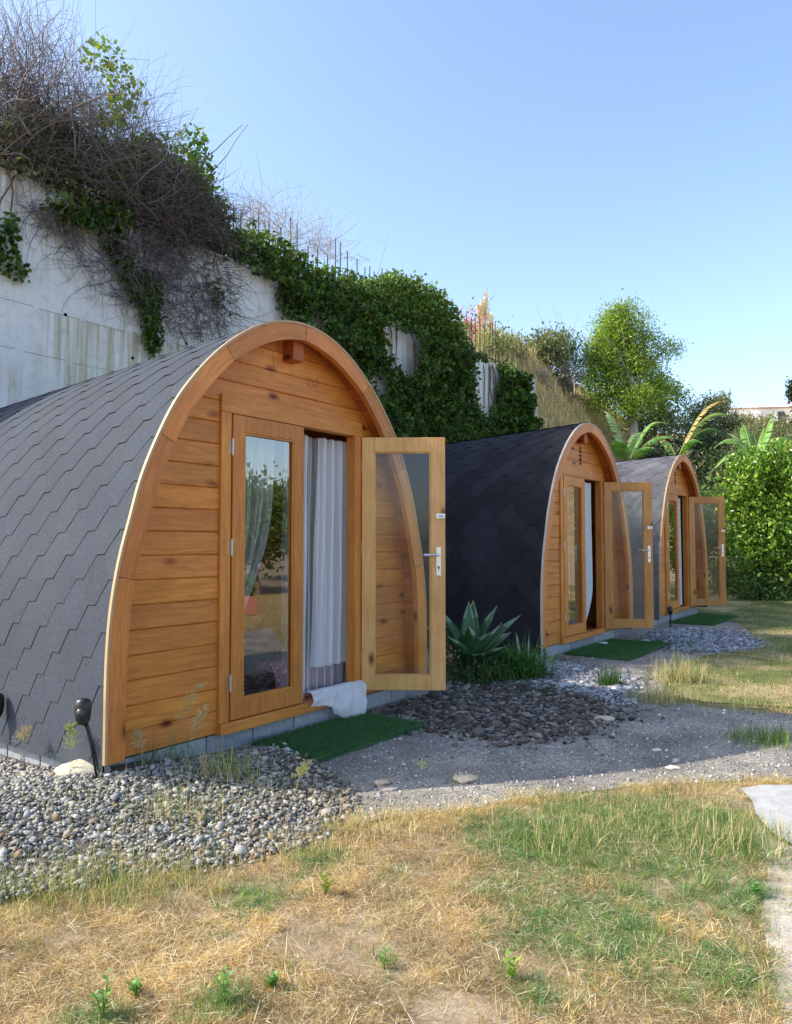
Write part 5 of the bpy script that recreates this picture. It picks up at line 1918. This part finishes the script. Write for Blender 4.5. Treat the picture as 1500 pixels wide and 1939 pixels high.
# ------------------------------------------------------------------ hillside vegetation
rg = np.random.default_rng(51)
def hill_pts(n, s0, s1, m0, m1):
    s = rg.uniform(s0, s1, n); m = rg.uniform(m0, m1, n)
    h = hill_h(s, m)
    q = P0[None] + s[:, None] * D + m[:, None] * N
    return np.stack([q[:, 0], q[:, 1], h - .02], 1), s, m
b, s_, m_ = hill_pts(75000, 15.3, 42, -14, -3.2)
cc = np.array([(.76, .56, .28), (.84, .66, .38), (.64, .46, .24), (.54, .40, .25), (.36, .38, .15), (.70, .48, .26)])
n1 = nz2(s_, m_, .9, 3)
ci = np.where(n1 > .3, 4, rg.integers(0, 4, len(s_)))
ci = np.where((rg.random(len(s_)) < .3), rg.integers(0, 6, len(s_)), ci)
V, Fc, C = blades(b, rg, .20, .10, .022, .8, None, .6, cc[ci])
tag(link('hill_grass', npmesh('hill_grass', V, Fc, C), M['grass']), 'tall tan dry grass covering the slope beyond the wall', 'dry grass', kind='stuff')
b, s_, m_ = hill_pts(16000, 0.2, 15.3, -9, -5.1)
V, Fc, C = blades(b, rg, .5, .2, .014, .4, np.array([(.45, .38, .22), (.30, .26, .15), (.18, .20, .09), (.35, .30, .2)]), .6)
tag(link('plateau_grass', npmesh('plateau_grass', V, Fc, C), M['grass']), 'dry grass on the bank behind the wall top', 'dry grass', kind='stuff')

def shrub_at(px, py, dist, w, h, label, cols, seed, name='shrub', n_cl=60, n_leaf=50, size=.12, group='shrubs on the far bank', mat='leaf', dep=None, r_cl=.2):
    """shrub whose crown centre is at the measured pixel and distance, crown half width w and half height h"""
    c = atz(px, py, dist)
    gz = None
    rel = np.array([c.x, c.y]) - P0
    s, m = rel @ D, rel @ N
    if m < -2.6: gz = float(hill_h(s, m)) - .1
    else: gz = GZ
    if c.y > 50: gz = max(gz, far_z(c.x, c.y))
    gz = min(gz, c.z - h * .6)
    if name == 'shrub': gz = max(gz, c.z - 2.2 * h) if c.y > 23 else gz
    base = Vector((c.x, c.y, gz))
    z = c.z - gz
    rg_ = np.random.default_rng(seed)
    lobes = [(0, 0, z, w * .75, w * .75, h * .8)]
    for i in range(5):
        a = rg_.uniform(0, 6.28)
        lobes.append((math.cos(a) * w * .5, math.sin(a) * w * .5, z + rg_.uniform(-.45, .4) * h, w * .5, w * .5, h * .45))
    if z - h > .3 * h:
        lobes.append((0, 0, max(z - h, h * .3), w * .7, w * .7, h * .7))
    return tree(name, base, lobes, label, 'shrub' if name == 'shrub' else 'tree', cols, .05 + .02 * w, seed, n_cl, n_leaf, r_cl, size, mat, group=group, nlimb=6)

# the light green tree on the slope
base = atz(1200, 835, 30)
tb_ = []
def TL(px, py, rx, rz, dd=0):
    p = atz(px, py, 30 + dd) - base
    return (p.x, p.y, p.z, rx, rx, rz)
tl = [TL(1170, 625, 1.1, 1.1), TL(1150, 640, .9, .9), TL(1195, 640, .9, 1.0), TL(1130, 690, .9, 1.1), TL(1180, 700, 1.3, 1.3), TL(1215, 690, .9, 1.0), TL(1250, 668, .55, .45), TL(1235, 720, .8, .8), TL(1150, 750, 1.2, 1.0), TL(1205, 765, 1.2, .9, -.5), TL(1110, 720, .5, .8), TL(1170, 600, .55, .6), TL(1210, 605, .4, .5)]
tl = [(a, b_, c_z, d_ * .84, e_ * .84, f_ * .84) for a, b_, c_z, d_, e_, f_ in tl] + [TL(1270, 660, .35, .3), TL(1115, 665, .4, .5), TL(1250, 735, .5, .5), TL(1185, 585, .3, .45), TL(1225, 640, .35, .4)]
tree('tree', base, tl, 'tall light green feathery tree on the slope behind the farthest pods', 'tree',
     [(.22, .33, .04), (.29, .40, .05), (.14, .24, .035), (.36, .43, .07), (.10, .17, .03)],   .22, 77, 400, 105, .23, .115, nlimb=22, aspect=.3, trunk_c=(.5, .44, .36), shell=.3)
DKG = [(.035, .06, .03), (.05, .08, .035), (.03, .05, .03), (.07, .10, .05)]
OLV = [(.12, .15, .06), (.17, .19, .09), (.09, .12, .05), (.22, .22, .12)]
MIDG = [(.09, .17, .04), (.13, .22, .05), (.07, .13, .035), (.16, .25, .07)]
YG = [(.22, .34, .05), (.28, .38, .06), (.16, .26, .05)]
shrub_at(1262, 745, 33, .9, .9, 'mid green bush filling the right foot of the light green tree', MIDG, 1)
shrub_at(1235, 800, 31, 1.6, 1.0, 'olive bush below the light green tree', OLV, 2, n_cl=90)
shrub_at(1310, 785, 40, 1.7, 1.4, 'dark blue-green bush right of the light green tree', DKG, 3, n_cl=110)
shrub_at(1352, 800, 42, 1.6, 1.3, 'dark bush behind the yellow banana frond', DKG, 4, n_cl=100)
shrub_at(1300, 860, 30, 2.1, 1.2, 'near-black bush just above the farthest pod roof', DKG, 5, n_cl=130)
shrub_at(1362, 762, 45, .8, .6, 'small olive bush top against the sky left of the white building', OLV, 6)
shrub_at(1410, 850, 38, 1.6, 1.3, 'grey-green bush left of the tall banana leaf', OLV, 7, n_cl=100)
shrub_at(1470, 830, 48, 2.0, 1.1, 'olive bush below the white building', OLV, 8, n_cl=90)
shrub_at(1412, 806, 62, 2.6, .9, 'tan scrub on the far slope left below the white building', [(.30, .26, .15), (.22, .22, .10)], 50, n_cl=90, size=.16)
shrub_at(1478, 804, 64, 3.0, .9, 'olive scrub on the far slope right below the white building', OLV, 51, n_cl=90, size=.16)
shrub_at(1370, 900, 27, 1.4, 1.2, 'dark green bush behind the open door of the farthest pod', DKG + MIDG, 9, n_cl=100)
shrub_at(1360, 985, 22, .9, 1.2, 'green bush seen through the farthest open door', MIDG, 10, n_cl=100)
shrub_at(1030, 655, 27, .9, .5, 'grey-green bush on the hill crest', OLV, 12)
shrub_at(1065, 660, 30, .8, .55, 'blue-green bush on the crest left of the tree', [(.10, .15, .10), (.14, .19, .12)], 14)
shrub_at(965, 665, 23, .5, .3, 'small straw-green scrub on the crest beyond the fence', [(.30, .28, .13), (.22, .24, .10)], 54, size=.07)
shrub_at(1075, 715, 27, .55, .45, 'round grey dead bush on the dry slope', [(.20, .17, .16), (.26, .22, .20)], 15, size=.08)
shrub_at(1005, 725, 24, .6, .4, 'pinkish grey dead bush at the end of the wall', [(.36, .30, .27), (.30, .25, .22)], 16, size=.08)
shrub_at(890, 612, 19, .28, .2, 'pink bougainvillea behind the fence', [(.60, .10, .22), (.70, .18, .30), (.12, .16, .06)], 17, size=.06, n_cl=22, n_leaf=22)
shrub_at(940, 650, 21, .6, .4, 'yellow-green bush behind the right fence bars', [(.22, .28, .10), (.30, .32, .12)], 18, size=.08)

# pampas plumes and sticks on the crest
for i, (px, py, dst, h) in enumerate([(905, 670, 20, 1.3), (918, 665, 20, 1.6), (928, 672, 20.5, 1.1), (912, 672, 20.2, 1.45)]):
    p = atz(px, py, dst)
    rt = empty('pampas_plume', p, 0, ['pale plume leaning left of the crest plumes', 'tallest pale grass plume on the crest by the fence', 'short pale plume at the right of the crest plumes', 'cream plume in front of the tallest plume'][i], 'plume', 'pale grass plumes on the crest')
    mb = MB(); mb.tube([(0, 0, -.5), (.03, 0, h * .6), (.05, 0, h)], [.012, .01, .004], 5, (.55, .45, .28)); mb.build('stem', M['grass'], rt)
    r2 = np.random.default_rng(i)
    n = 260
    t_ = r2.random(n)
    P = np.stack([.04 + r2.normal(0, .03, n), r2.normal(0, .03, n), h * (.5 + .5 * t_)], 1)
    V, Fc, C = leaves(P, .14, .3, [(.75, .62, .48), (.68, .52, .40), (.80, .70, .58)], r2, 2.5, .08)
    link('plume', npmesh('plume', V, Fc, C), M['grass'], rt)
for i, (a, b_) in enumerate([((1060, 690), (1015, 580)), ((1085, 690), (1045, 575)), ((1080, 680), (1058, 590)), ((1075, 660), (1095, 590))]):
    p, q_ = atz(*a, 27), atz(*b_, 27)
    mb = MB(); d_ = q_ - p
    mb.tube([(0, 0, 0), d_ * .5 + Vector((.04, 0, .03)), d_], [.018, .012, .005], 5, (.38, .34, .32))
    o = mb.build('bare_stick', M['twig']); o.location = p
    tag(o, ['bare stick leaning furthest left on the crest', 'long bare stick leaning left beside the tree', 'short bare stick between the long sticks', 'bare stick leaning right against the tree'][i], 'stick', 'bare sticks on the hill crest')

# ------------------------------------------------------------------ citrus bush
c0 = at(1455, 1125)
def CL(px, py, rx, rz, d=18.0):
    p = atz(px, py, d)
    return (p.x - bx, p.y - by, p.z - GZ, rx, rx, rz)
bx, by = at(1462, 1118)[0], 18.0
cl = [CL(1450, 915, .85, .65), CL(1410, 950, .45, .55), CL(1500, 900, .8, .65), CL(1460, 990, .95, .7), CL(1420, 1030, .45, .45), CL(1510, 1000, .9, .8), CL(1480, 1060, .75, .45), CL(1440, 880, .4, .35), CL(1400, 905, .28, .3), CL(1580, 940, 1.0, 1.0, 18.5), CL(1575, 1040, .9, .7, 18.5)]
tree('citrus_tree', (bx, by, GZ), cl, 'bushy bright yellow-green citrus tree at the right edge', 'tree',
     [(.16, .29, .03), (.22, .37, .04), (.10, .21, .025), (.30, .42, .06), (.06, .14, .02)], .12, 88, 420, 85, .15, .095, 'leaf_gloss', nlimb=10, aspect=.55, shell=.62)
shrub_at(1440, 1108, 18.2, .75, .33, 'low dark green shrub below the citrus tree', MIDG, 31, n_cl=70, size=.09, group='low shrubs by the citrus tree')
shrub_at(1395, 1095, 20, .5, .3, 'small brownish green shrub beside the farthest open door', OLV + MIDG, 32, size=.08, group='low shrubs by the citrus tree')
shrub_at(1490, 1105, 19.5, .6, .35, 'yellowish shrub at the right edge under the citrus tree', YG + OLV, 33, size=.08, group='low shrubs by the citrus tree')

# ------------------------------------------------------------------ banana plants
def banana_leaf(parent, p0, p1, sag, width, c, seed, torn=.3, name='leaf'):
    rs = random.Random(seed)
    p0, p1 = Vector(p0), Vector(p1)
    n = 34
    mb = MB()
    ax = (p1 - p0)
    side = ax.cross(Vector((0, 0, 1)))
    if side.length < .1: side = Vector((1, 0, 0))
    side.normalize()
    tw = rs.uniform(-.7, .7)
    pts = []
    for i in range(n + 1):
        t_ = i / n
        p = p0.lerp(p1, t_) + Vector((0, 0, sag * math.sin(t_ * PI) ** 1.0))
        pts.append(p)
    for i in range(n):
        t_ = (i + .5) / n
        w_ = width * (math.sin(min(1, t_ * 1.15 + .02) * PI) ** .55 if t_ * 1.15 + .02 < 1 else .0)
        if t_ < .14: w_ *= t_ / .14 * .3
        w_ = max(w_, .01)
        tang = (pts[i + 1] - pts[i]).normalized()
        nrm = side.cross(tang).normalized()
        for sg in (-1, 1):
            sd_ = (side * math.cos(.35 + tw * sg * .3) * sg + nrm * -math.sin(.35) * (1 if True else 0)).normalized()
            gap = 0.0 if rs.random() > torn else .35
            droop = Vector((0, 0, -w_ * rs.uniform(.05, .5) * (1 if gap else .25)))
            a, b = pts[i], pts[i + 1].lerp(pts[i], gap * .6)
            e1 = a + sd_ * w_ + tang * w_ * .35 + droop
            e2 = b + sd_ * w_ + tang * w_ * .35 + droop
            k = rs.uniform(.8, 1.2)
            mid1, mid2 = a.lerp(e1, .5) + nrm * .02, b.lerp(e2, .5) + nrm * .02
            cc_ = tuple(v * k for v in c)
            mb.face([a, b, mid2, mid1], cc_); mb.face([mid1, mid2, e2, e1], cc_)
    mb.tube(pts, [.022 * (1 - .8 * i / n) + .003 for i in range(n + 1)], 5, (.30, .36, .12))
    return mb.build(name, M['leaf'], parent)

def banana(px, py, dist, label, leaves_, seed, stem_c=(.24, .26, .10)):
    b = atz(px, py, dist)
    gx = Vector((b.x, b.y, GZ))
    rt = empty('banana_plant', gx, 0, label, 'banana plant', 'banana plants behind the pods')
    hub = Vector((0, 0, b.z - GZ))
    mb = MB()
    mb.tube([(0, 0, -.2), (0.03, 0, hub.z * .5), hub], [.16, .12, .07], 10, stem_c)
    mb.build('stem', M['bark'], rt, True)
    for i, (ex, ey, dd, sag, w_, c) in enumerate(leaves_):
        e = atz(ex, ey, dist + dd) - gx
        banana_leaf(rt, hub, e, sag, w_, c, seed * 20 + i, .35 if c[0] < .4 else .75)
    return rt
BG = (.12, .27, .05); BL = (.20, .36, .10); BP = (.32, .46, .20); BD = (.05, .12, .03); BY = (.55, .38, .13)
banana(1190, 880, 19, 'banana plant with arching leaves between the middle and farthest pods',
       [(1145, 780, .5, .35, .22, BP), (1262, 803, -.3, .45, .15, BL), (1285, 832, .2, .35, .2, BL), (1160, 835, -.5, .2, .25, BG), (1215, 820, .9, .3, .2, BL), (1240, 850, -.7, .2, .2, BG)], 1)
banana(1282, 872, 20, 'banana plant with a long dry yellow frond behind the farthest pod',
       [(1376, 760, .0, .5, .12, BY), (1396, 795, .4, .65, .17, (.20, .30, .08)), (1385, 830, .8, .55, .18, BD), (1250, 845, .5, .3, .2, BG), (1330, 840, -.5, .3, .2, BG), (1310, 858, .6, .15, .15, (.5, .42, .2))], 2)
banana(1428, 880, 21, 'banana plant with one upright bright leaf beside the citrus tree',
       [(1466, 778, .0, .05, .22, (.15, .36, .05)), (1378, 822, .3, .25, .24, BP), (1352, 850, .8, .5, .2, BL), (1500, 830, .8, .3, .25, BG), (1405, 800, 1.0, .2, .2, BG), (1495, 860, -.3, .3, .2, BD), (1340, 905, .3, .5, .2, BL), (1452, 800, .3, .12, .08, BL)], 3)

# ------------------------------------------------------------------ agave and neighbours
def agave(px, py, label, z=GZ):
    x, y = at(px, py, z)
    rt = empty('agave_plant', (x, y, z), 0, label, 'agave')
    rs = random.Random(6)
    specs = []
    # (azimuth deg in camera frame: 0 = right, 90 = away), elevation, length
    for a, el, L, w_ in [(80, 88, .60, .075), (70, 80, .66, .085), (25, 72, .62, .085), (150, 74, .60, .08), (160, 60, .55, .08), (10, 52, .66, .10), (-20, 62, .52, .09), (30, 38, .56, .10),
                         (175, 48, .55, .085), (-60, 60, .48, .095), (-100, 66, .50, .09), (-130, 50, .50, .09), (-10, 24, .52, .095), (-45, 32, .46, .10), (200, 34, .5, .08), (120, 55, .5, .08), (-85, 30, .42, .09), (90, 45, .5, .08), (5, 12, .5, .09)]:
        specs.append((math.radians(a + rs.uniform(-6, 6)), math.radians(el), L * 1.08 * rs.uniform(.94, 1.06), w_ * 1.12))
    for a, el, L, w_ in specs:
        mb = MB()
        hd = Vector((math.cos(a), math.sin(a), 0))
        sd_ = Vector((-math.sin(a), math.cos(a), 0))
        n = 14
        rows = []
        kk = rs.uniform(.85, 1.15)
        p = hd * .04 + Vector((0, 0, .10))
        ang = el
        for i in range(n + 1):
            t_ = i / n
            w2 = w_ * (.55 + 1.9 * t_ * (1 - t_) * 1.15) * (1 - t_ ** 4) + .001
            up_ = Vector((-math.sin(ang) * hd.x, -math.sin(ang) * hd.y, math.cos(ang)))
            thk = .016 * (1 - t_) + .002
            tip = t_ > .93
            row = [p - sd_ * w2 + up_ * w2 * .35, p - sd_ * w2 * .5 + up_ * w2 * .06, p - up_ * .0, p + sd_ * w2 * .5 + up_ * w2 * .06, p + sd_ * w2 + up_ * w2 * .35,
                   p + sd_ * w2 * .5 - up_ * thk, p - up_ * (thk + .006), p - sd_ * w2 * .5 - up_ * thk]
            rows.append(row)
            stepd = hd * math.cos(ang) + Vector((0, 0, math.sin(ang)))
            p = p + stepd * (L / n)
            ang -= rs.uniform(-.01, .05) if t_ < .8 else -.10
        i0 = len(mb.v)
        for r_ in rows: mb.v += [tuple(v) for v in r_]
        for i in range(n):
            for j in range(8):
                j2 = (j + 1) % 8
                mb.f.append((i0 + i * 8 + j, i0 + i * 8 + j2, i0 + (i + 1) * 8 + j2, i0 + (i + 1) * 8 + j))
                edge_ = j in (0, 3) and False
                c = (.045 * kk, .115 * kk, .040 * kk)
                if i > n - 2: c = (.25, .18, .12)
                elif i > n - 5 and j in (3, 4, 0, 7): c = (.18, .27, .18)
                mb.c.append(c)
        mb.build('leaf', M['agave'], rt, True)
    mb = MB(); mb.tube([(0, 0, -.1), (0, 0, .2)], [.07, .05], 10, (.2, .2, .12)); mb.build('stem', M['bark'], rt)
    return rt
agave(888, 1278, 'blue-green agave with broad pointed leaves against the black roof')

def lowplant(px, py, n, rad, h, cols, label, seed, w_=.012, lean=.55, cat_='plant', name='ground_plant', z=GZ, extra=0):
    x, y = at(px, py, z)
    rt = empty(name, (x, y, z), 0, label, cat_, 'small plants at the agave bed')
    rg_ = np.random.default_rng(seed)
    b = np.stack([rg_.normal(0, rad, n), rg_.normal(0, rad * .7, n), np.full(n, -.01)], 1)
    V, Fc, C = blades(b, rg_, h, h * .35, w_, lean, cols, .9)
    link('blades', npmesh('blades', V, Fc, C), M['grass'], rt)
    m = n * 2
    P = np.stack([rg_.normal(0, rad, m), rg_.normal(0, rad * .7, m), np.abs(rg_.normal(h * .45, h * .3, m))], 1)
    V, Fc, C = leaves(P, .045, .3, cols, rg_, .8, .4)
    link('leaves', npmesh('leaves', V, Fc, C), M['leaf'], rt)
    return rt
lowplant(980, 1285, 520, .13, .26, [(.035, .11, .02), (.05, .14, .03), (.08, .17, .045)], 'bushy fresh green plant right of the agave', 3)
lowplant(905, 1292, 380, .17, .16, [(.03, .08, .02), (.06, .11, .03), (.08, .10, .04)], 'dark leafy undergrowth at the agave foot', 4)
lowplant(862, 1275, 220, .09, .14, [(.05, .09, .03), (.16, .12, .08), (.10, .12, .05)], 'brownish sprigs left of the agave beside the pale door', 5)
for i, (px, py, hh, ln) in enumerate([(985, 1222, .16, -.25), (1000, 1222, .14, .1)]):
    x, y = at(px, py + 50)
    mb = MB()
    for j in range(2):
        o_ = .012 * j
        mb.face([(-.012 + o_, 0, 0), (.012 + o_, .004, 0), (ln * hh * .6 + .008, .005, hh + .1), (ln * hh - .004, 0, hh + .16)], (.42, .47, .40))
    o = mb.build('dry_spike', M['grass']); o.location = (x, y, GZ + .1)
    tag(o, ['pale spiky leaf tip leaning left above the green plant', 'pale upright leaf tip above the green plant'][i], 'leaf spike')
# red-leaved sprig left of agave
rt = empty('red_sprig', (*at(852, 1285), GZ), 0, 'thin pinkish twiggy sprig at the edge of the pale open door', 'plant')
r2 = np.random.default_rng(9)
P = np.stack([r2.normal(0, .04, 120), r2.normal(0, .04, 120), r2.uniform(.08, .36, 120)], 1)
V, Fc, C = leaves(P, .03, .3, [(.40, .24, .20), (.30, .16, .12), (.45, .35, .28)], r2, .6, .5)
link('leaves', npmesh('leaves', V, Fc, C), M['leaf'], rt)
mb = MB()
for k in range(6):
    a = k; mb.tube([(0, 0, -.02), (.02 * math.cos(a), .02 * math.sin(a), .18), (.06 * math.cos(a), .06 * math.sin(a), .34)], [.003, .002, .001], 4, (.2, .12, .08))
mb.build('stem', M['twig'], rt)

# ------------------------------------------------------------------ far building
bp = atz(1455, 778, 82)
bld = empty('white_building', (bp.x, bp.y, bp.z - 3), -.15, 'long low white building on the far hilltop', 'building')
mb = MB()
for (x0, x1, y0, y1, z0, z1) in [(-6.2, 3.2, 0, 6, 0, 3.3), (-4.5, -1.0, -.6, 0, 0, 2.9), (3.2, 14, -1.5, 5, 0, 4.3), (-1, -.4, .5, 1.5, 3.3, 3.9)]:
    mb.box(x0, x1, y0, y1, z0, z1, (1, 1, 1))
wl_ = mb.build('wall', M['render_white'], bld)
mb = MB()
for x in np.arange(-5.9, 3.2, .45): mb.box(x, x + .08, .02, .1, 3.3, 3.75, (1, 1, 1))
mb.box(-6.2, 3.2, .02, .1, 3.75, 3.82, (1, 1, 1))
for x in np.arange(3.4, 13.9, .45): mb.box(x, x + .08, -1.45, -1.37, 4.3, 4.75, (1, 1, 1))
mb.build('parapet', M['render_white'], bld)
for (x, z, w_, h) in [(1.0, 1.0, .7, 1.9), (-3.3, 1.2, 1.2, 1.0), (5.5, 1.6, 1.3, 1.2), (8.6, 1.6, 1.3, 1.2)]:
    yy = -.05 if x < 3 and x > -1 else (-.66 if x < 0 else -1.56)
    mb = MB(); mb.box(x, x + w_, yy, yy + .04, z, z + h, (1, 1, 1))
    mb.build('window', M['dark_open'], bld)
mb = MB(); mb.box(-6.4, 3.4, -.2, 6.2, 3.9 - .6 + .002, 3.9 - .5, (1, 1, 1)); mb.build('roof', M['roof_tile'], bld)
# dark tip of a conifer at the right frame edge
shrub_at(1503, 742, 60, .35, 1.4, 'dark narrow conifer tip at the right edge of the picture', DKG, 40, name='conifer', n_cl=40, size=.2, group=None)

# ------------------------------------------------------------------ what the glass reflects (right of the frame)
def off_tree(x, y, h, w_, label, cols, seed):
    lobes = [(0, 0, h * .62, w_ * .8, w_ * .8, h * .3)]
    r3 = np.random.default_rng(seed)
    for i in range(6):
        a = i * 1.05
        lobes.append((math.cos(a) * w_ * .55, math.sin(a) * w_ * .55, h * (.45 + .4 * r3.random()), w_ * .5, w_ * .5, h * .2))
    tree('garden_tree', (x, y, GZ), lobes, label, 'tree', cols, .12, seed, 200, 60, .28, .13, group='garden trees right of the path', nlimb=6)
off_tree(13.5, 6.6, 2.9, 1.5, 'leafy tree mirrored at the right of the nearest glass door', MIDG, 61)
off_tree(15, 5.6, 3.2, 1.3, 'olive tree mirrored low in the nearest glass door', OLV, 62)
off_tree(20, 9.8, 4.6, 2.2, 'broad green tree mirrored behind the others', MIDG + YG, 63)
off_tree(20, 3.0, 3.0, 1.6, 'grey-green tree at the far side of the garden', OLV, 64)
pot = empty('flower_pot', (8.6, 5.9, GZ), 0, 'terracotta trough mirrored in the nearest glass door', 'flower pot')
mb = MB(); mb.box(-.45, .45, -.2, .2, 0, .36, bev=.02); mb.build('trough', M['terracotta'], pot)
r2 = np.random.default_rng(3)
P = np.stack([r2.uniform(-.4, .4, 500), r2.uniform(-.15, .15, 500), r2.uniform(.36, .75, 500)], 1)
V, Fc, C = leaves(P, .08, .3, MIDG, r2); link('foliage', npmesh('foliage', V, Fc, C), M['leaf'], pot)
